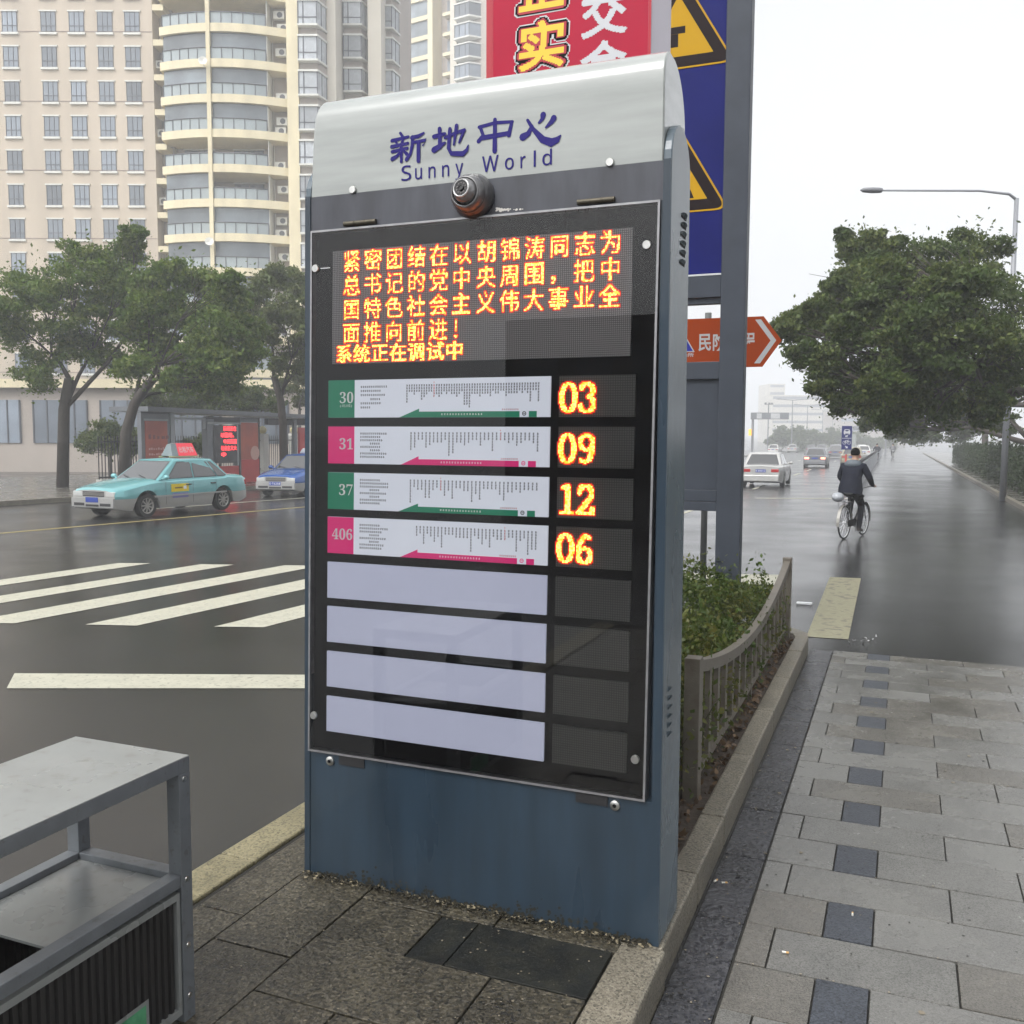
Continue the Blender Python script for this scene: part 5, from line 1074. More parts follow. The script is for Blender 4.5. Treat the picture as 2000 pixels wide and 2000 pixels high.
def car(label, loc, heading, top, low=None, cat='car', name='parked_car', H=1.42, L=4.5, W=1.70, brake=False, detail=True, group=None, split=0.52, front=True, rear=True, plate_text=None):
    low = low or top; t = thing(name, label, cat, loc, heading, group)
    hx = L / 2; fx, rx = hx - 0.88, -hx + 1.02; wr = 0.305; rc = 0.375
    def topz(x):
        q = x / hx
        if q > 0.44: return 0.92 - 0.20 * ((q - 0.44) / 0.56) ** 1.4
        if q < -0.62: return 0.97 - 0.05 * ((-q - 0.62) / 0.38)
        return 0.92 + 0.02 * (0.44 - q)
    def hw(x):
        q = abs(x) / hx; return W / 2 * (1 - 0.16 * max(0, (q - 0.72) / 0.28) ** 2.2)
    def botz(x):
        z = 0.21 + 0.06 * max(0, (abs(x) / hx - 0.85) / 0.15)
        for ax in (fx, rx):
            d = abs(x - ax)
            if d < rc: z = max(z, wr + math.sqrt(rc * rc - d * d))
        return z
    xs = sorted(set([round(-hx + L * i / 70, 4) for i in range(71)])); b = MB(); n = None; ring = []
    for x in xs:
        w, zt, zb = hw(x), topz(x), botz(x); e = 0.04 if abs(x) > hx - 0.05 else 0
        r = [(0, zt + 0.035 - e), (w * 0.60, zt + 0.02 - e), (w * 0.88, zt - 0.015 - e), (w * 0.965, zt - 0.07), (w * 0.995, zt - 0.2), (w, max(0.56, zb + .004)), (w * 0.995, max(0.50, zb + .002)), (w * 0.985, max(0.36, zb + .001)), (w * 0.95, zb), (w * 0.8, zb + 0.0)]
        ring.append([(x, y, z) for y, z in r] + [(x, -y, z) for y, z in r[::-1][:-1]])
    n = len(ring[0]); 
    for r in ring: b.v += r
    for i in range(len(ring) - 1):
        for k in range(n):
            k2 = (k + 1) % n; f = (i * n + k, (i + 1) * n + k, (i + 1) * n + k2, i * n + k2); zc = sum(b.v[q][2] for q in f) / 4; b.f.append(f); b.m.append(1 if zc < split else 0)
    b.f.append(tuple(range(n))); b.m.append(1); b.f.append(tuple(range((len(ring) - 1) * n, len(ring) * n))[::-1]); b.m.append(1)
    body = b.build('body', [top, low], t, local=True, auto=True)
    MB().box(-hx + 0.5, hx - 0.5, -W / 2 + 0.22, W / 2 - 0.22, 0.20, 0.62).build('underbody', M['rubber'], t, local=True)
    # cabin
    zb, zr = 0.90, H; w0, w1 = W / 2 * 0.90, W / 2 * 0.70
    BF, BR, TF, TR = 0.22 * L, -0.355 * L, 0.06 * L, -0.235 * L
    c = MB(); A = lambda x, w, z: [(x, w, z), (x, -w, z)]
    q = [(BF, w0, zb), (BF, -w0, zb), (BR, -w0, zb), (BR, w0, zb), (TF, w1, zr - 0.02), (TF, -w1, zr - 0.02), (TR, -w1, zr - 0.02), (TR, w1, zr - 0.02)]
    mid = (TF + TR) / 2
    c.v = q + [(mid, w1 + 0.01, zr - 0.003), (mid, -w1 - 0.01, zr - 0.003), (TF - 0.05, 0, zr + 0.012), (mid, 0, zr + 0.03), (TR + 0.03, 0, zr + 0.012)]
    c.f = [(0, 4, 5, 1), (2, 6, 7, 3), (0, 3, 7, 8, 4), (1, 5, 9, 6, 2), (4, 8, 11, 10), (10, 11, 9, 5), (8, 7, 12, 11), (11, 12, 6, 9), (4, 10, 5), (7, 6, 12)]; c.m = [0] * 10
    cab = c.build('cabin', top, t, local=True, bevel=0.035, auto=True)
    def bil(P, s, u, off):
        a, b_, cc, d = [Vector(p) for p in P]; nrm = (b_ - a).cross(d - a).normalized(); return a.lerp(b_, s).lerp(d.lerp(cc, s), u) + nrm * off
    cen = Vector((0, 0, 1.1))
    def pane(nm, P, cs, m=M['carglass']):
        a = (Vector(P[1]) - Vector(P[0])).cross(Vector(P[3]) - Vector(P[0])).normalized(); o = 0.008 if (Vector(P[0]) - cen).dot(a) > 0 else -0.008
        MB().poly([bil(P, s, u, o) for s, u in cs]).build(nm, m, cab, local=True)
    q = [Vector(v) for v in q]
    pane('windscreen', (q[0], q[1], q[5], q[4]), [(0.06, 0.05), (0.94, 0.05), (0.93, 0.90), (0.07, 0.90)]); pane('rear_window', (q[2], q[3], q[7], q[6]), [(0.07, 0.12), (0.93, 0.12), (0.90, 0.88), (0.10, 0.88)])
    for (P) in ((q[0], q[3], q[7], q[4]), (q[1], q[2], q[6], q[5])):
        pane('side_window', P, [(0.125, 0.10), (0.455, 0.10), (0.40, 0.86), (0.115, 0.86)]); pane('side_window', P, [(0.49, 0.10), (0.80, 0.10), (0.80, 0.86), (0.455, 0.86)]); pane('side_window', P, [(0.83, 0.10), (0.955, 0.10), (0.90, 0.80), (0.83, 0.80)])
    if detail:
        for sgn in (1, -1):
            fr_ = MB()
            P_ = (q[0], q[3], q[7], q[4]) if sgn > 0 else (q[1], q[2], q[6], q[5]); a_ = (Vector(P_[1]) - Vector(P_[0])).cross(Vector(P_[3]) - Vector(P_[0])).normalized(); o_ = 0.0055 if (Vector(P_[0]) - cen).dot(a_) > 0 else -0.0055
            for cs in ([(0.112, 0.06), (0.467, 0.06), (0.412, 0.90), (0.102, 0.90)], [(0.480, 0.06), (0.812, 0.06), (0.812, 0.90), (0.445, 0.90)], [(0.822, 0.06), (0.967, 0.06), (0.908, 0.86), (0.822, 0.86)]):
                MB().poly([bil(P_, s, u, o_) for s, u in cs]).build('window_seal', M['blackp'], cab, local=True)
        P_ = (q[0], q[1], q[5], q[4]); MB().poly([bil(P_, s, u, 0.0055 if (Vector(P_[0]) - cen).dot((Vector(P_[1]) - Vector(P_[0])).cross(Vector(P_[3]) - Vector(P_[0]))) > 0 else -0.0055) for s, u in ((0.045, 0.02), (0.955, 0.02), (0.945, 0.93), (0.055, 0.93))]).build('window_seal', M['blackp'], cab, local=True)
        for s in (0.25, 0.62): MB().bar((BF - 0.02, w0 * (1 - 2 * s), zb + 0.045), (BF - 0.14, w0 * (1 - 2 * s) - 0.38, zb + 0.135), 0.012, 0.012).build('wiper', M['blackp'], cab, local=True)
        MB().tube([(BR + .02, -w0 * .6, zb + .05), (BR - .12, -w0 * .6, zb + .75)], .004, 5).build('aerial', M['blackp'], cab, local=True)
    # wheels
    for ax in (fx, rx):
        for s in (1, -1):
            yw = s * (W / 2 - 0.10); a = (0, s, 0)
            wh = MB().lathe([(0.19, -0.09), (0.285, -0.09), (wr, -0.06), (wr, 0.06), (0.285, 0.09), (0.20, 0.09)], (ax, yw, wr), a, 24, cap1=False).build('wheel', M['tyre'], t, local=True, auto=True)
            rim = MB().lathe([(0.20, 0.091), (0.185, 0.075), (0.17, 0.066)], (ax, yw, wr), a, 24, 0, cap0=False, cap1=False).lathe([(0.172, 0.050), (0.17, 0.052)], (ax, yw, wr), a, 20, 1)
            rim.lathe([(0.05, 0.063), (0.045, 0.092)], (ax, yw, wr), a, 12, 0)
            for k in range(9 if detail else 6):
                an = 2 * math.pi * k / (9 if detail else 6); rim.bar((ax + 0.04 * math.cos(an), yw + s * 0.078, wr + 0.04 * math.sin(an)), (ax + 0.185 * math.cos(an), yw + s * 0.076, wr + 0.185 * math.sin(an)), 0.032, 0.02, 0, up=(0, 1, 0))
            rim.build('rim', [M['rim'], M['blackp']], wh, local=True)
    # lamps, plates, trim
    for s in (1, -1):
        if front: MB().box(hx - 0.10, hx + 0.004, min(s * 0.40, s * 0.70), max(s * 0.40, s * 0.70), 0.565, 0.675).build('headlight', M['headlight'], t, local=True, bevel=0.01)
        if rear: MB().box(-hx - 0.006, -hx + 0.10, min(s * 0.42, s * 0.74), max(s * 0.42, s * 0.74), 0.66, 0.80).build('tail_light', M['brake'] if brake else M['taillight'], t, local=True, bevel=0.015)
        mr = MB().sphere((0.185 * L, s * (W / 2 + 0.06), 0.98), 0.09, 10, 0, (0.7, 1.1, 0.72)); mr.bar((0.19 * L, s * (W / 2 - 0.08), 0.93), (0.188 * L, s * (W / 2 + 0.02), 0.96), 0.05, 0.04); mr.build('door_mirror', top, t, local=True, smooth=True)
    if front:
        gq = MB().box(hx - 0.05, hx + 0.003, -0.36, 0.36, 0.555, 0.675, 0); [gq.box(hx - 0.04, hx + 0.008, -0.35, 0.35, z, z + 0.012, 1) for z in (0.585, 0.612, 0.640)]; gq.build('grille', [M['blackp'], M['rim']], t, local=True)
        bq = MB().box(hx - 0.10, hx + 0.05, -W / 2 * 0.83, W / 2 * 0.83, 0.30, 0.52, 0).box(hx + 0.0505, hx + 0.053, -0.62, -0.26, 0.33, 0.40, 1).box(hx + 0.0505, hx + 0.053, 0.26, 0.62, 0.33, 0.40, 1).box(hx + 0.0505, hx + 0.053, -0.22, 0.22, 0.315, 0.37, 1); bq.build('front_bumper', [low, M['blackp']], t, local=True, bevel=0.02)
    rb = MB().box(-hx - 0.05, -hx + 0.10, -W / 2 * 0.83, W / 2 * 0.83, 0.28, 0.54, 0).build('rear_bumper', low, t, local=True, bevel=0.03)
    for xp, sg, on in ((hx + 0.054, 1, front), (-hx - 0.008, -1, rear)):
        if on:
            zp = 0.42 if sg > 0 else 0.66; pt = MB().box(min(xp, xp + sg * 0.006), max(xp, xp + sg * 0.006), -0.21, 0.21, zp, zp + 0.12).build('number_plate', M['plate'], t, local=True)
            if plate_text:
                tx = MB(); put_text(tx, plate_text, lambda a, c, xp=xp, sg=sg, zp=zp: (xp + sg * 0.008, (a - 0.5) * 0.38 * (1 if sg > 0 else -1), zp + 0.025 + c * 0.07)); tx.build('plate_lettering', M['white'], pt, local=True)
    if detail:
        for s in (1, -1):
            yw = s * (W / 2 + 0.0015)
            for x in (0.175 * L, -0.03 * L, -0.215 * L): MB().poly([(x - .005, yw, 0.30), (x + .005, yw, 0.30), (x + .005, yw * 0.995, 0.86), (x - .005, yw * 0.995, 0.86)]).build('door_seam', M['blackp'], body, local=True)
            MB().box(-0.30 * L, 0.26 * L, min(yw, yw + s * .012), max(yw, yw + s * .012), 0.495, 0.535).build('side_moulding', low, body, local=True)
        for s in (1, -1):
            for x in (0.005 * L, -0.19 * L):
                y0 = s * (W / 2 - 0.004); MB().box(x - 0.09, x + 0.09, min(y0, y0 + s * .03), max(y0, y0 + s * .03), 0.755, 0.785).build('door_handle', M['blackp'], t, local=True, bevel=0.006)
    return t
def ground_car(x, y): return (x, y, gz(x, y) + 0.005)
teal, silver, blue = paint('teal_paint', (0.15, 0.38, 0.40)), paint('silver_grey_paint', (0.33, 0.33, 0.32), 0.3), paint('taxi_blue_paint', (0.022, 0.085, 0.30))
tx1 = car('turquoise over silver taxi with a red advertising box on its roof', ground_car(-17.93, 19.72), -math.pi / 2 - 0.06, teal, silver, 'taxi', 'taxi', L=4.55, W=1.70)
rs = MB(); zr = 1.455
rs.prism([(-0.10, -0.42, zr + .02), (-0.24, -0.42, zr + 0.27), (-0.34, -0.42, zr + 0.27), (-0.44, -0.42, zr + .02)], (0, 0.84, 0), 0)
rsb = MB(); y0 = 0.20
rsb.prism([(-1.02, 0.16, zr + 0.03), (-0.14, 0.16, zr + 0.03), (-0.20, 0.05, zr + 0.34), (-0.96, 0.05, zr + 0.34)], (0, -0.02, 0), 0)
rsb = MB(); rsb.v = [(-0.98, 0.22, zr + .03), (-0.30, 0.22, zr + .03), (-0.30, -0.22, zr + .03), (-0.98, -0.22, zr + .03), (-0.93, 0.07, zr + .36), (-0.34, 0.07, zr + .36), (-0.34, -0.07, zr + .36), (-0.93, -0.07, zr + .36)]
rsb.f = [(0, 1, 5, 4), (1, 2, 6, 5), (2, 3, 7, 6), (3, 0, 4, 7), (4, 5, 6, 7), (3, 2, 1, 0)]; rsb.m = [0] * 6
b0 = len(rsb.v); rsb.v += [(-0.299, 0.22, zr + .03), (-0.08, 0.20, zr + .03), (-0.08, -0.20, zr + .03), (-0.299, -0.22, zr + .03), (-0.339, 0.075, zr + .36), (-0.16, 0.06, zr + .34), (-0.16, -0.06, zr + .34), (-0.339, -0.075, zr + .36)]
for f in [(0, 1, 5, 4), (1, 2, 6, 5), (2, 3, 7, 6), (3, 0, 4, 7), (4, 5, 6, 7), (3, 2, 1, 0)]: rsb.f.append(tuple(b0 + i for i in f)); rsb.m.append(1)
rsb.box(-1.05, 0.0, 0.16, 0.20, zr - 0.005, zr + 0.028, 2).box(-1.05, 0.0, -0.20, -0.16, zr - 0.005, zr + 0.028, 2)
rsg = rsb.build('roof_sign', [mat('red_roof_sign', (0.55, 0.03, 0.05), 0.4, emit=(0.6, 0.03, 0.05), es=0.3), mat('grey_sign_end', (0.16, 0.20, 0.21), 0.4), mat('pale_yellow_foot', (0.55, 0.52, 0.3), 0.5)], tx1, local=True, bevel=0.01)
# blurred white writing on the roof sign, the door advert
lt = MB(); put_text(lt, '出租汽车', lambda a, c: (-0.37 - a * 0.52, 0.222 - 0.15 * (0.25 + 0.5 * c) * 1.0 + 0.004, zr + .03 + 0.33 * (0.25 + 0.5 * c)), bold=0.02); lt.build('roof_lettering', mat('faded_white_print', (0.62, 0.40, 0.40), 0.5), rsg, local=True)
st = MB(); st.box(0.02, 0.62, 0.849, 0.853, 0.60, 0.80, 0).box(0.04, 0.58, 0.849, 0.853, 0.445, 0.565, 1); st.box(0.10, 0.20, 0.8531, 0.8545, 0.66, 0.74, 2).box(0.24, 0.50, 0.8531, 0.8545, 0.68, 0.72, 3)
st.build('door_sticker', [mat('yellow_sticker', (0.72, 0.55, 0.02), 0.4), mat('mauve_sticker', (0.16, 0.15, 0.36), 0.4), M['white'], mat('brown_print', (0.2, 0.12, 0.02), 0.5)], tx1, local=True)
tx2 = car('blue over silver taxi nosing out in front of the bus shelter', ground_car(-18.55, 28.95), math.atan2(-0.80, -0.60), blue, silver, 'taxi', 'taxi', L=4.5, W=1.70, plate_text='E·T6258')
tx2.location = ground_car(-19.75, 28.75)
MB().prism([(-0.15, 0.30, 1.445), (-0.15, -0.30, 1.445), (-0.15, -0.18, 1.62), (-0.15, 0.18, 1.62)], (-0.16, 0, 0)).build('roof_lamp', mat('white_roof_lamp', (0.62, 0.63, 0.65), 0.35), tx2, local=True, bevel=0.03)
tx2.rotation_euler.z = math.atan2(-0.91, 0.14)
# traffic going away on the right
c_sil, c_gry, c_bge, c_wht, c_dk = paint('silver_car_paint', (0.42, 0.42, 0.41)), paint('mid_grey_paint', (0.17, 0.175, 0.19)), paint('beige_gold_paint', (0.30, 0.27, 0.19)), paint('white_car_paint', (0.62, 0.62, 0.6)), paint('dark_car_paint', (0.06, 0.065, 0.075))
hd = math.pi / 2 + 0.02
G_ = 'cars driving away down the road'
car('silver saloon just right of the sign frame, seen from behind', ground_car(-5.55, 43.3), hd, c_sil, None, 'car', 'silver_saloon', H=1.47, L=4.55, W=1.80, detail=False, group=G_, plate_text='E·60012')
car('mid grey saloon with brake lights on in the middle lane', ground_car(-6.1, 76.5), hd, c_gry, None, 'car', 'grey_saloon', H=1.48, L=4.4, W=1.75, detail=False, brake=True, group=G_)
car('beige saloon beside the blue cycle lane sign', ground_car(-3.9, 84.5), hd, c_bge, None, 'car', 'beige_saloon', H=1.50, L=4.6, W=1.80, detail=False, group=G_)
car('grey people carrier ahead of the grey saloon', ground_car(-7.5, 122), hd, c_gry, None, 'car', 'grey_car', H=1.6, L=4.6, W=1.8, detail=False, group=G_)
car('white saloon at the far left of the hazy traffic', ground_car(-18.9, 156), hd, c_wht, None, 'car', 'white_saloon', H=1.5, detail=False, group=G_, front=False)
for (x, y, c, lbn) in ((-18.3, 178, c_sil, 'hazy silver car second from the left in the far queue'), (-14.6, 172, c_dk, 'hazy dark car in the middle of the far queue'), (-12.0, 160, c_gry, 'hazy grey car third from the left in the far queue'), (-10.8, 176, c_wht, 'hazy white car in the far queue behind the lorry'), (-6.2, 165, c_wht, 'white van-like car behind the cycle lane sign'), (-4.6, 130, c_wht, 'small white car ahead of the beige saloon by the railing')):
    car(lbn, ground_car(x, y), hd, c, None, 'car', 'far_car', H=1.5, detail=False, group=G_)
tk = thing('lorry', 'pale box lorry standing high above the far queue of cars', 'lorry', ground_car(-9.4, 190), hd)
MB().box(-3.4, 1.4, -1.2, 1.2, 0.9, 3.4).build('cargo_box', mat('grey_green_box', (0.25, 0.28, 0.26), 0.5), tk, local=True); MB().box(1.5, 3.2, -1.05, 1.05, 0.5, 2.4).build('cab', c_wht, tk, local=True, bevel=0.1)
for ax in (-2.4, 2.3):
    for s in (1, -1): MB().lathe([(0.45, -0.14), (0.45, 0.14)], (ax, s * 0.95, 0.45), (0, 1, 0), 16).build('wheel', M['tyre'], tk, local=True)
# ---------------------------------------------------------------- bus shelter across the road
M['sh_grey'] = mat('shelter_grey_metal', (0.15, 0.16, 0.175), 0.4, var=0.1, vscale=2); M['sh_pale'] = mat('shelter_pale_metal', (0.30, 0.32, 0.335), 0.4); M['sh_red'] = mat('shelter_red_base', (0.42, 0.035, 0.035), 0.45, var=0.1, vscale=2); M['sh_poster'] = mat('terracotta_poster', (0.42, 0.085, 0.045), 0.4, col2=(0.34, 0.07, 0.045), mixscale=1.5); M['sh_dark'] = mat('shelter_dark_panel', (0.035, 0.037, 0.042), 0.35)
XS = -25.6
def ys_(u): return atx(u, 848, XS).y
def zs_(u, v): return atx(u, v, XS).z
gs = gz(XS, 33) + 0.13
sh = thing('bus_shelter', 'long grey bus shelter with red posters and a red LED board across the road', 'bus shelter', (XS, 34, gs))
def sbox(nm, m, u0, u1, z0, z1, d0=0.0, d1=0.18, parent=None, bev=0): return MB().box(XS - d1, XS - d0, ys_(u0), ys_(u1), z0, z1).build(nm, m, parent or sh, bevel=bev)
zt2 = 2.72
rf = MB(); y0, y1 = ys_(276), ys_(640); rf.v = [(XS + .35, y0, 2.80), (XS + .35, y1, 2.66), (XS - 1.5, y1, 2.66), (XS - 1.5, y0, 2.80), (XS + .35, y0, 2.62), (XS + .35, y1, 2.50), (XS - 1.5, y1, 2.50), (XS - 1.5, y0, 2.62)]
rf.f = [(0, 1, 2, 3), (7, 6, 5, 4), (0, 4, 5, 1), (1, 5, 6, 2), (2, 6, 7, 3), (3, 7, 4, 0)]; rf.m = [0] * 6; rf.build('roof', M['sh_grey'], sh)
ew = sbox('end_wall', M['sh_grey'], 276, 332, gs, 2.61); pp = sbox('poster', M['sh_poster'], 283, 326, 0.15, 2.28, -0.025, -0.003, ew); sbox('poster_trim', M['sh_pale'], 281, 328, 2.29, 2.36, -0.03, -0.003, ew)
pt = MB(); rr = random.Random(8)
for l, (z, n, s) in enumerate(((1.62, 5, 0.17), (1.22, 10, 0.09), (1.02, 6, 0.09))):
    for i in range(n):
        yy0 = ys_(289) + i * s * 1.3; pt.box(XS + 0.026, XS + 0.03, yy0, yy0 + s * rr.uniform(.6, 1), z, z + s * rr.uniform(.5, 1), 0 if l == 0 else 1)
pt.build('poster_print', [mat('dark_poster_print', (0.18, 0.05, 0.05), 0.5), mat('pale_poster_print', (0.6, 0.35, 0.3), 0.5)], ew, kind='stuff')
sbox('post', M['sh_pale'], 333, 341, gs, 2.58, -0.02, 0.16); wnp = sbox('window_frame', M['sh_pale'], 341.5, 403, 2.36, 2.44, 0.02, 0.10); sbox('post', M['sh_pale'], 399, 403.5, 2.0, 2.355, 0.02, 0.10)
sbox('pillar', M['sh_grey'], 404, 417.5, gs, 2.40, -0.02, 0.25); sbox('fascia_box', M['sh_dark'], 405, 469, 2.28, 2.49, 0.0, 0.2); sbox('fascia_trim', M['sh_pale'], 405, 470, 2.20, 2.275, -0.03, 0.2)
lc = sbox('led_cabinet', M['sh_dark'], 418, 462, 0.62, 2.16, -0.01, 0.22); 
rl = MB()
for l, (u0, u1, txt) in enumerate(((436, 461, '系统正在'), (431, 456, '以团结。'), (436, 461, '中央周围'), (431, 461, '社会主义大'), (431, 440, '中'))):
    zt3 = zs_(445, 832 + l * 12.6); put_text(rl, txt, lambda a, c, u0=u0, u1=u1, z=zt3: (XS + 0.013, ys_(u0 + a * (u1 - u0)), z - 0.20 + c * 0.19), bold=0.0)
rl.build('led_lettering', M['redled'], lc)
sbox('cabinet_frame', M['sh_pale'], 415, 418, 0.5, 2.19, -0.02, 0.2); sbox('cabinet_frame', M['sh_pale'], 462, 465, 0.5, 2.19, -0.02, 0.2); sbox('cabinet_base', M['sh_red'], 415, 467, gs, 0.49, 0.0, 0.2)
sbox('pillar', M['sh_dark'], 465.5, 469, gs, 2.27, -0.03, 0.2); sbox('pillar', M['sh_grey'], 469.2, 504.5, 2.30, 2.5, 0.0, 0.2); p2 = sbox('poster', M['sh_poster'], 470, 504, 0.75, 2.28, 0.0, 0.15); sbox('poster_base', M['sh_red'], 469.5, 505, gs, 0.74, -0.01, 0.18)
d = MB().lathe([(0.30, 0), (0.30, 0.01)], (XS + 0.003, ys_(497), 1.0), (1, 0, 0), 18); d.build('poster_figure', mat('pale_poster_figure', (0.55, 0.33, 0.28), 0.5), p2)
for u in (575, 612): sbox('pillar', M['sh_grey'], u, u + 5, gs, 2.5, 0.0, 0.15)
sbox('fascia_box', M['sh_dark'], 535, 640, 2.2, 2.49, 0.3, 0.5); sbox('poster', M['sh_red'], 588, 606, 0.6, 2.1, 0.1, 0.2)
# boundary fence with pale pillars
fn = thing('boundary_fence', 'black iron boundary fence between white pillars topped with yellow balls', 'fence', (-28.2, 40, gs))
XF = -28.2
def yf(u): return atx(u, 848, XF).y
for k in range(4, 9):
    y = yf(513) + (k - 4) * (yf(574) - yf(513)); MB().box(XF - .2, XF + .2, y - .2, y + .2, gs, gs + 2.05).build('pillar', M['whitetrim'], fn, bevel=0.02)
    MB().sphere((XF, y, gs + 2.22), 0.19, 14).build('pillar_ball', mat('yellow_lamp_globe', (0.62, 0.56, 0.28), 0.4) if k == 4 else bpy.data.materials['yellow_lamp_globe'], fn, smooth=True)
fb = MB(); y0, y1 = yf(513) - 4 * (yf(574) - yf(513)), yf(513) + 4 * (yf(574) - yf(513)); y = y0
while y < y1: fb.box(XF - .012, XF + .012, y, y + .03, gs + .3, gs + 1.95); y += 0.16
fb.box(XF - .02, XF + .02, y0, y1, gs + .35, gs + .4).box(XF - .02, XF + .02, y0, y1, gs + 1.7, gs + 1.75); fb.build('iron_bars', M['blackp'], fn, kind='stuff')
fb = MB().box(XF - .15, XF + .15, y0, y1, gs - .05, gs + .3).build('plinth', M['whitetrim'], fn)
# ---------------------------------------------------------------- cyclist
def skin(name, V, E, mats, parent, fn=None, sub=1):
    """V: (x, y, z, rx, ry); grown into one continuous mesh"""
    me = bpy.data.meshes.new(name); me.from_pydata([v[:3] for v in V], E, []); o = bpy.data.objects.new(name, me); COL.objects.link(o)
    sk_ = o.modifiers.new('skin', 'SKIN'); sk_.use_smooth_shade = True
    if not me.skin_vertices: me.attributes.get('skin') 
    try: lay = me.skin_vertices[0].data
    except Exception:
        bpy.context.view_layer.objects.active = o; o.select_set(True); lay = me.skin_vertices[0].data
    for i, v in enumerate(V): lay[i].radius = (v[3], v[4] if len(v) > 4 else v[3])
    lay[0].use_root = True
    sb_ = o.modifiers.new('sub', 'SUBSURF'); sb_.levels = sub; sb_.render_levels = sub
    dg = bpy.context.evaluated_depsgraph_get(); dg.update(); m2 = bpy.data.meshes.new_from_object(o.evaluated_get(dg)); bpy.data.objects.remove(o)
    m2.name = name; m2.materials.clear(); [m2.materials.append(k) for k in mats]
    m2.polygons.foreach_set('use_smooth', [True] * len(m2.polygons))
    if fn: m2.polygons.foreach_set('material_index', [fn(p.center) for p in m2.polygons])
    o = bpy.data.objects.new(name, m2); COL.objects.link(o)
    if parent: o.parent = parent
    return o
M['skin'] = mat('skin', (0.42, 0.25, 0.17), 0.5); M['hair'] = mat('black_hair', (0.006, 0.006, 0.006), 0.9, spec=0.05); M['jacket'] = mat('navy_quilted_jacket', (0.008, 0.010, 0.020), 0.7, spec=0.15, var=0.3, vscale=12, bump=0.5, bscale=14, stretch=(1, 1, 3)); M['trousers'] = mat('dark_trousers', (0.010, 0.010, 0.014), 0.8, spec=0.15); M['shoe'] = mat('dark_brown_shoe', (0.03, 0.022, 0.018), 0.5); M['hood'] = mat('grey_blue_hood_lining', (0.10, 0.12, 0.14), 0.6)
def person_body(parent, riding=True, detail=True, jm=None, tm=None):
    jm = jm or M['jacket']; tm = tm or M['trousers']
    if riding:
        V = [(0, -.26, .98, .15, .13), (0, -.22, 1.14, .19, .14), (0, -.13, 1.32, .225, .15), (0, -.07, 1.44, .19, .12), (0, -.03, 1.53, .065, .065), (0, .0, 1.60, .068, .075), (0, .01, 1.68, .082, .095), (0, .0, 1.755, .070, .08)]
        E = [(0, 1), (1, 2), (2, 3), (3, 4), (4, 5), (5, 6), (6, 7)]
        for s in (1, -1):
            b0 = len(V); V += [(s * .20, -.08, 1.43, .085), (s * .30, -.02, 1.22, .070), (s * .27, .22, 1.08, .052), (s * .255, .33, 1.045, .034), (s * .25, .39, 1.04, .036, .020)]
            E += [(3, b0), (b0, b0 + 1), (b0 + 1, b0 + 2), (b0 + 2, b0 + 3), (b0 + 3, b0 + 4)]
            for q in range(4): c = len(V); V += [(s * (.225 + .018 * q), .425, 1.045, .0095), (s * (.225 + .018 * q), .445 + .004 * (q % 2), 1.022, .009), (s * (.225 + .018 * q), .428, 1.002, .008)]; E += [(b0 + 4, c), (c, c + 1), (c + 1, c + 2)]
            c = len(V); V += [(s * .215, .385, 1.035, .010), (s * .208, .405, 1.018, .009)]; E += [(b0 + 4, c), (c, c + 1)]
        for s, kn, an, to in ((1, (.12, .10, .66), (.125, -.02, .22), (.13, .14, .15)), (-1, (-.12, .20, .84), (-.12, .08, .42), (-.125, .22, .36))):
            b0 = len(V); V += [(s * .095, -.22, .95, .115), (*kn, .075), (*an, .050), (to[0], an[1] - .02, an[2] - .06, .045), (*to, .040, .028)]
            E += [(0, b0), (b0, b0 + 1), (b0 + 1, b0 + 2), (b0 + 2, b0 + 3), (b0 + 3, b0 + 4)]
        def fn(c):
            x, y, z = c
            if z > 1.52: return 3
            if y > .335 and z > .95 and abs(x) > .18: return 3
            if z > 0.90 and not (abs(x) > 0.0 and y > 0.02 and z < 1.0 and abs(x) < .2): return 0
            if (x > 0 and z < .20) or (x < 0 and z < .40): return 2
            return 1
    o = skin('body', V, E, [jm, tm, M['shoe'], M['skin']], parent, fn, 2 if detail else 1)
    hr = MB().sphere((0, -.012, 1.715), .098, 16, 0, (0.92, 1.12, 1.0)); hr.v = [(x, y, max(z, 1.66 + max(0, y) * 0.7)) for x, y, z in hr.v]; hr.build('hair', M['hair'], parent, local=True, smooth=True)
    for s in (1, -1): MB().sphere((s * .088, .0, 1.665), .026, 8, 0, (0.45, 0.8, 1.2)).build('ear', M['skin'], parent, local=True, smooth=True)
    nf = MB(); nf.v = [(-.014, .098, 1.65), (.014, .098, 1.65), (0, .125, 1.645), (0, .098, 1.69)]; nf.f = [(0, 1, 2), (1, 3, 2), (3, 0, 2)]; nf.m = [0] * 3; nf.build('nose', M['skin'], parent, local=True)
    ey = MB(); [ey.sphere((s * .032, .094, 1.69), .010, 8) for s in (1, -1)]; ey.build('eyes', M['ink'], parent, local=True); MB().box(-.024, .024, .090, .099, 1.622, 1.629).build('mouth', M['redink'], parent, local=True)
    return o
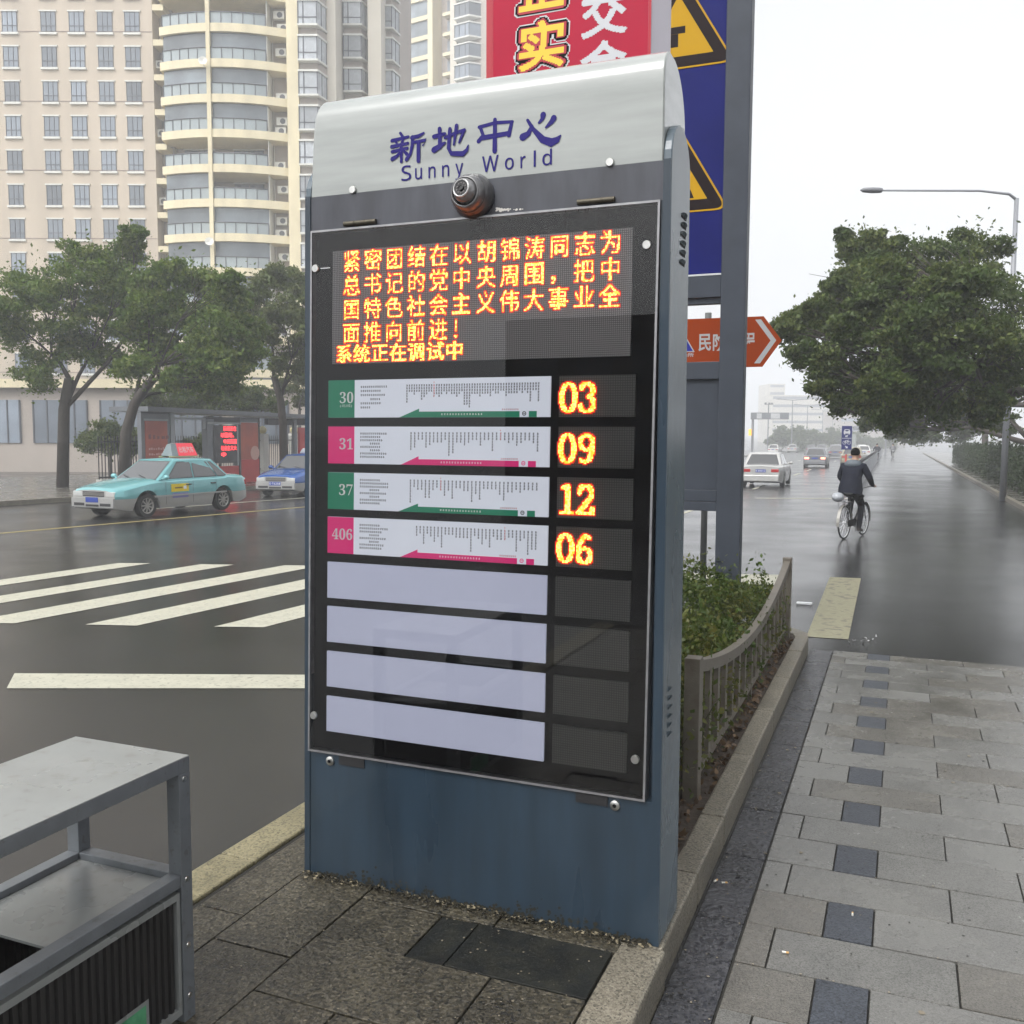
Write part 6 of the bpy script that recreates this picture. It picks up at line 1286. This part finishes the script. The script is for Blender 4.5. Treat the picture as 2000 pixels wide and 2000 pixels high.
def bicycle(t, detail=True):
    ra, fa, r = (0, -.50, .335), (0, .56, .335), .32
    for c in (ra, fa):
        n = 36; w = MB().tube([(0, c[1] + r * math.cos(2 * math.pi * i / n), c[2] + r * math.sin(2 * math.pi * i / n)) for i in range(n)], 0.017, 7, closed=True).build('wheel', M['tyre'], t, local=True, smooth=True)
        rm = MB().tube([(0, c[1] + (r - .025) * math.cos(2 * math.pi * i / n), c[2] + (r - .025) * math.sin(2 * math.pi * i / n)) for i in range(n)], 0.009, 5, closed=True)
        for i in range(18): a = 2 * math.pi * i / 18; rm.bar((0.02 * (-1) ** i, c[1], c[2]), (0, c[1] + (r - .02) * math.cos(a), c[2] + (r - .02) * math.sin(a)), .004, .004)
        rm.lathe([(.02, -.04), (.02, .04)], c, (1, 0, 0), 10); rm.build('rim', M['white'], w, local=True)
        fd = MB(); m = 14
        for i in range(m):
            a0, a1 = math.radians(-10 + 190 * i / m), math.radians(-10 + 190 * (i + 1) / m)
            if c is ra: a0, a1 = math.pi - a0, math.pi - a1
            fd.poly([(-.03, c[1] + .36 * math.cos(a0), c[2] + .36 * math.sin(a0)), (.03, c[1] + .36 * math.cos(a0), c[2] + .36 * math.sin(a0)), (.03, c[1] + .36 * math.cos(a1), c[2] + .36 * math.sin(a1)), (-.03, c[1] + .36 * math.cos(a1), c[2] + .36 * math.sin(a1))])
        fd.build('mudguard', M['rim'], t, local=True)
    f = MB(); bb = (0, -.05, .30); st_ = (0, -.22, .80); hd_ = (0, .40, .86); hl = (0, .43, .62)
    for a, b_ in ((bb, st_), (bb, hl), (st_, hd_), (hl, (0, .37, .98))): f.tube([a, b_], .016, 8)
    for s in (.05, -.05): f.tube([(s * .4, -.05, .30), (s, -.5, .335)], .009, 6).tube([(s * .3, -.21, .76), (s, -.5, .335)], .008, 6).tube([(s, .42, .66), (s, .56, .335)], .011, 6)
    f.tube([st_, (0, -.27, .90)], .013, 8).build('frame', M['blackp'], t, local=True, auto=True)
    MB().tube([(-.28, .34, 1.02), (-.2, .38, 1.03), (0, .38, .98), (.2, .38, 1.03), (.28, .34, 1.02)], .012, 8).build('handlebar', M['dull_metal'], t, local=True, smooth=True)
    MB().sphere((0, -.28, .925), .12, 12, 0, (0.9, 1.15, 0.35)).build('saddle', M['white'], t, local=True, smooth=True)
    rk = MB(); [rk.tube([(s, -.30, .74), (s, -.78, .74)], .007, 5).tube([(s, -.70, .74), (s * 1.1, -.5, .34)], .006, 5) for s in (.06, -.06)]; [rk.tube([(-.06, y, .74), (.06, y, .74)], .006, 5) for y in (-.36, -.5, -.64, -.77)]; rk.build('rear_rack', M['dull_metal'], t, local=True)
    cr_ = MB().lathe([(.09, .05), (.09, .06)], (0, -.05, .30), (1, 0, 0), 20).bar((.07, -.05, .30), (.075, -.05, .14), .02, .015, 0).bar((-.07, -.05, .30), (-.075, .02, .44), .02, .015, 0).box(.08, .17, -.09, -.01, .125, .145).box(-.17, -.08, .0, .10, .43, .45); cr_.build('crank', M['dull_metal'], t, local=True)
    MB().box(.062, .07, -.48, -.02, .25, .39).build('chain_guard', M['blackp'], t, local=True, bevel=.01)
pr_, pf_ = gr(1648, 1053), gr(1686, 1046.5); hdv = (pf_ - pr_); rzb = math.atan2(hdv.y, hdv.x) - math.pi / 2; rzb = -0.30
mid = pr_ + Vector((math.sin(-rzb), math.cos(rzb), 0)) * 0.5; mid.z = gz(mid.x, mid.y)
bk = thing('bicycle', 'old black bicycle with pale wheel rims under the navy jacket rider', 'bicycle', mid, rzb); bicycle(bk)
pe = thing('person', 'rider in a navy hooded jacket and dark trousers pedalling away on a bicycle', 'person', mid, rzb); person_body(pe)
hdm = MB().sphere((0, -.125, 1.485), .15, 14, 0, (1.2, 0.72, 0.62)); hdm.build('jacket_hood', M['hood'], pe, local=True, smooth=True)
skt = MB().lathe([(.23, .0), (.235, .12), (.20, .3), (.19, .36)], (0, -.24, .88), (0, 0.18, 1), 20, cap0=False, cap1=False); skt.build('jacket_hem', M['jacket'], pe, local=True, smooth=True)
bg_ = MB().sphere((-.10, -.62, .84), .12, 12, 0, (1.0, 1.25, .8)); tag(bg_.build('plastic_bag', mat('white_plastic_bag', (0.36, 0.38, 0.41), 0.3, bump=0.8, bscale=20), smooth=True, T=lambda x, y, z: tuple(Matrix.Translation(mid) @ Matrix.Rotation(rzb, 4, 'Z') @ Vector((x, y, z)))), 'white plastic bag on the rear rack of the bicycle', 'bag')
for (u, v, lbn, jc) in ((1712, 902, 'distant cyclist in dark clothes beyond the lane railing', M['jacket']), (1743, 896, 'distant rider on the shaded cycle lane at the right', mat('grey_coat', (0.12, 0.12, 0.13), 0.6))):
    p = gr(u, v); b2 = thing('bicycle', 'bicycle under the ' + ('far rider at the right edge' if u > 1730 else 'distant cyclist by the railing'), 'bicycle', p, 0.1); bicycle(b2, False); q = thing('person', lbn, 'person', p, 0.1); person_body(q, detail=False, jm=jc)
# ---------------------------------------------------------------- street furniture down the road
M['hazegrey'] = mat('street_grey_metal', (0.22, 0.23, 0.25), 0.4)
def pole_at(u, vb, D): p = P3(u, vb, D); return Vector((p.x, p.y, gz(p.x, p.y)))
for k, (u, v, D) in enumerate(((1545.5, 782, 190), (1575, 792, 224), (1605, 801, 262), (1624.6, 804.5, 285))):
    p = pole_at(u, 880, D); top = P3(u, v, D).z; t = thing('street_lamp', ['nearest', 'second', 'third', 'farthest and faintest'][k] + ' of the twin arm street lamps fading into haze', 'street lamp', p, ang1, 'twin arm lamps down the road')
    MB().tube([(0, 0, 0), (0, 0, top - p.z)], [0.14, 0.08], 8).build('pole', M['hazegrey'], t, local=True)
    h = top - p.z
    for s in (1, -1):
        a = MB().tube([(0, 0, h), (s * 1.6, 0, h + 0.12), (s * 2.3, 0, h + 0.2)], 0.07, 6).build('arm', M['hazegrey'], t, local=True); MB().sphere((s * 2.75, 0, h + 0.22), 0.5, 8, 0, (1, .3, .2)).build('lamp_head', M['hazegrey'], a, local=True)
p = pole_at(1499, 880, 150); t = thing('floodlight_pole', 'tall thin pole with a cluster of small floodlights', 'light pole', p, ang1); h = P3(1499, 790, 150).z - p.z
MB().tube([(0, 0, 0), (0, 0, h)], 0.09, 8).build('pole', M['hazegrey'], t, local=True); MB().box(-.65, .65, -.05, .05, h - .05, h + .03).build('crossbar', M['hazegrey'], t, local=True)
for x in (-.5, .1, .5): MB().box(x - .14, x + .14, -.15, .15, h + .04, h + .26).build('floodlight', M['hazegrey'], t, local=True)
# near lamp whose head reaches in from the right
e0 = P3(1722, 372, 31); pN = e0 + Rt * 4.4; pn = Vector((pN.x, pN.y, gz(pN.x, pN.y))); ln = thing('street_lamp', 'grey street lamp head reaching in above the big camphor tree', 'street lamp', pn); hN = P3(1700, 371, 31).z
MB().tube([(pn.x, pn.y, pn.z), (pn.x, pn.y, hN - 0.25)], [0.11, 0.07], 12).build('pole', M['hazegrey'], ln, smooth=True)
e0 = P3(1722, 372, 31); arm = MB().tube([(pn.x, pn.y, hN - 0.30), tuple(e0 + Rt * 4.15 + Vector((0, 0, -.10))), tuple(e0 + Rt * 3.2 + Vector((0, 0, 0.0))), e0], [0.05, 0.045, 0.035, 0.03], 10).build('arm', M['hazegrey'], ln, smooth=True)
e1 = P3(1680, 371, 31); dd = e1 - e0; lh = MB().tube([e0 - dd * 0.05, e0, e0 + dd * 0.08, e0 + dd * .45, e0 + dd * .85, e1], [.03, .10, .115, .13, .10, .02], 14)
lh.v = [(x, y, (e0.z + (z - e0.z) * 0.72)) for x, y, z in lh.v]; lh.build('lamp_head', mat('lamp_grey', (0.17, 0.175, 0.19), 0.4), arm, smooth=True)
# overhead sign gantry and signals
p = pole_at(1469, 880, 105); t = thing('sign_gantry', 'overhead sign gantry with white panels left of the far traffic', 'sign gantry', p, ang1); z1, z0 = P3(1469, 806, 105).z - p.z, P3(1469, 819, 105).z - p.z
MB().tube([(0, 0, 0), (0, 0, z1)], 0.14, 10).build('post', M['hazegrey'], t, local=True); w = 69 * 105 / FPX; MB().box(-0.2, w, -.2, .2, z0, z1).build('beam', M['hazegrey'], t, local=True)
for a, c in ((0.35, 0.9), (1.9, 2.9)): MB().box(a, c, -.24, -.21, z0 + .08, z1 - .08).build('white_panel', M['sign_white'], t, local=True)
MB().box(-.45, -.2, -.3, .0, 2.6, 3.3).build('lit_panel', M['amber'], t, local=True)
p = pole_at(1722, 880, 150); t = thing('signal_gantry', 'traffic light bar with a green light below the tree branches', 'traffic light', p, ang1); z1, z0 = P3(1700, 832, 150).z - p.z, P3(1700, 841, 150).z - p.z
MB().tube([(0.6, 0, 0), (0.6, 0, z1)], 0.14, 10).build('post', M['hazegrey'], t, local=True); MB().box(-4.6, 0.6, -.12, .12, z0 + .05, z1 - .05).build('beam', M['hazegrey'], t, local=True)
for x, m_ in ((-2.9, M['redled']), (-2.25, mat('lit_green_signal', (0.0, 0.6, 0.35), 0.4, emit=(0.0, 1.0, 0.55), es=4.0))): MB().lathe([(.26 if x > -2.5 else .12, 0), (.24 if x > -2.5 else .1, .05)], (x, -.13, (z0 + z1) / 2), (0, -1, 0), 16).build('signal_light', m_, t, local=True)
MB().box(-1.9, -0.9, -.2, -.13, z0 + .12, z1 - .12).build('white_panel', M['sign_white'], t, local=True)
# blue cycle lane sign
p = pole_at(1651, 930, 52); t = thing('cycle_lane_sign', 'tall narrow blue sign with a car symbol above a bicycle symbol', 'road sign', p, ang1 * 0.6); s_ = 52 / FPX; zt_s, zb_s = P3(1656, 832, 52).z - p.z, P3(1656, 878, 52).z - p.z
MB().tube([(0, 0, 0), (0, 0, zt_s - .1)], 0.04, 10).build('pole', M['hazegrey'], t, local=True); MB().tube([(0, 0, 0.55), (0, 0, 1.25)], 0.055, 10).build('red_sleeve', mat('red_white_sleeve', (0.5, 0.05, 0.04), 0.5), t, local=True)
pl2 = MB().box(-.27, .27, -.06, -.045, zb_s, zt_s).build('sign_plate', M['sign_blue'], t, local=True, bevel=0.01); hh = zt_s - zb_s; y = -.0625
sy = MB(); sy.box(-.25, .25, y - .002, y, zb_s + hh * .47, zb_s + hh * .49)
def zz(f): return zb_s + hh * f
sy.poly([(-.17, y, zz(.68)), (.17, y, zz(.68)), (.17, y, zz(.76)), (.12, y, zz(.86)), (-.12, y, zz(.86)), (-.17, y, zz(.76))]); sy.poly([(-.15, y, zz(.64)), (-.09, y, zz(.64)), (-.09, y, zz(.68)), (-.15, y, zz(.68))]).poly([(.09, y, zz(.64)), (.15, y, zz(.64)), (.15, y, zz(.68)), (.09, y, zz(.68))])
sy.poly([(-.08, y, zz(.53)), (.05, y, zz(.53)), (.05, y, zz(.56)), (-.02, y, zz(.56)), (.08, y, zz(.61)), (.04, y, zz(.63)), (-.06, y, zz(.58)), (-.08, y, zz(.62))])
for cx_ in (-.12, .12): sy.tube([(cx_ + .085 * math.cos(a * .524), y, zz(.29) + .085 * math.sin(a * .524)) for a in range(12)], .014, 4, closed=True)
for a, b_ in (((-.12, .29), (-.03, .30)), ((-.03, .30), (.07, .38)), ((-.07, .38), (.07, .38)), ((-.07, .38), (-.03, .30)), ((.07, .38), (.12, .29)), ((-.12, .29), (-.07, .38)), ((.06, .41), (.10, .41))): sy.bar((a[0], y, zz(a[1])), (b_[0], y, zz(b_[1])), .014, .022)
sy.poly([(-.07, y, zz(.06)), (.06, y, zz(.06)), (.06, y, zz(.14)), (.02, y, zz(.12)), (-.05, y, zz(.17)), (-.08, y, zz(.13)), (-.02, y, zz(.09))])
sy.build('white_symbols', M['sign_white'], pl2, local=True)
MB().poly([(-.06, -.0635, zz(.77)), (.06, -.0635, zz(.77)), (.10, -.0635, zz(.83)), (-.10, -.0635, zz(.83))]).build('window_symbol', M['sign_blue'], pl2, local=True)
# railing between road and cycle lane
rl_ = thing('lane_railing', 'long grey railing with round finials beside the cycle lane', 'railing', (-2.0, 60, gz(-2, 60)))
def rx_(y): return -1.62 - 0.0115 * (y - 40)
rb_ = MB(); fz_ = MB(); y = 40.0
while y < 150:
    x, z = rx_(y), gz(rx_(y), y)
    if int((y - 40) / 0.2 + .5) % 8 == 0: fz_.sphere((x, y, z + 1.10), 0.075, 8)
    y += 0.2
M['rail_far'] = mat('grey_painted_railing', (0.20, 0.21, 0.23), 0.5)
y = 40.0; k = 0
while y < 150:
    x, z = rx_(y), gz(rx_(y), y); rb_.box(x - .012, x + .012, y, y + (0.05 if k % 8 == 0 else 0.02), z, z + (1.03 if k % 8 == 0 else 0.86)); y += 0.2; k += 1
for (h0, h1) in ((0.86, 0.92), (0.14, 0.18)):
    yy = 40.0
    while yy < 150: c = yy + 10; rb_.poly([(rx_(yy) + .02, yy, gz(rx_(yy), yy) + h0), (rx_(c) + .02, c, gz(rx_(c), c) + h0), (rx_(c) + .02, c, gz(rx_(c), c) + h1), (rx_(yy) + .02, yy, gz(rx_(yy), yy) + h1)]); yy = c
rb_.build('railing_bars', M['rail_far'], rl_, kind='stuff'); fz_.build('finials', M['blackp'], rl_, kind='stuff', smooth=True)
# ---------------------------------------------------------------- across the footway behind the photographer (seen in the kiosk glass)
bb = thing('office_building', 'dark grey office block behind the viewpoint, mirrored in the kiosk glass', 'building', (0, -32, 0))
MB().box(-17.0, -8.5, -46, -34, -0.2, 7.0).build('wall', mat('dark_stone_wall', (0.09, 0.085, 0.08), 0.7), bb); MB().box(-8.49, -1.5, -44, -30, -0.2, 4.2).build('wall', bpy.data.materials['dark_stone_wall'], bb)
wv = MB(); [wv.box(x, x + 1.6, -33.99, -33.9, z, z + 1.5) for x in (-16, -13.5, -11) for z in (1, 4)]; wv.build('window', M['winglass'], bb)
# ---------------------------------------------------------------- haze
hz = MB().box(-2600, 2600, -1500, 2700, -3.4, 100).build('haze', None)
hz.data.materials.clear(); hm = bpy.data.materials.new('thin_haze'); hm.use_nodes = True; nt = hm.node_tree; nt.nodes.clear(); ho = nt.nodes.new('ShaderNodeOutputMaterial'); pv = nt.nodes.new('ShaderNodeVolumePrincipled')
pv.inputs['Color'].default_value = (0.95, 0.97, 1.0, 1); pv.inputs['Density'].default_value = 0.0024; pv.inputs['Anisotropy'].default_value = 0.0; nt.links.new(pv.outputs[0], ho.inputs['Volume']); hz.data.materials.append(hm); hz['kind'] = 'stuff'; hm.cycles.homogeneous_volume = True if hasattr(hm, 'cycles') and hasattr(hm.cycles, 'homogeneous_volume') else None
for m_ in list(bpy.data.meshes):
    if m_.users == 0: bpy.data.meshes.remove(m_)
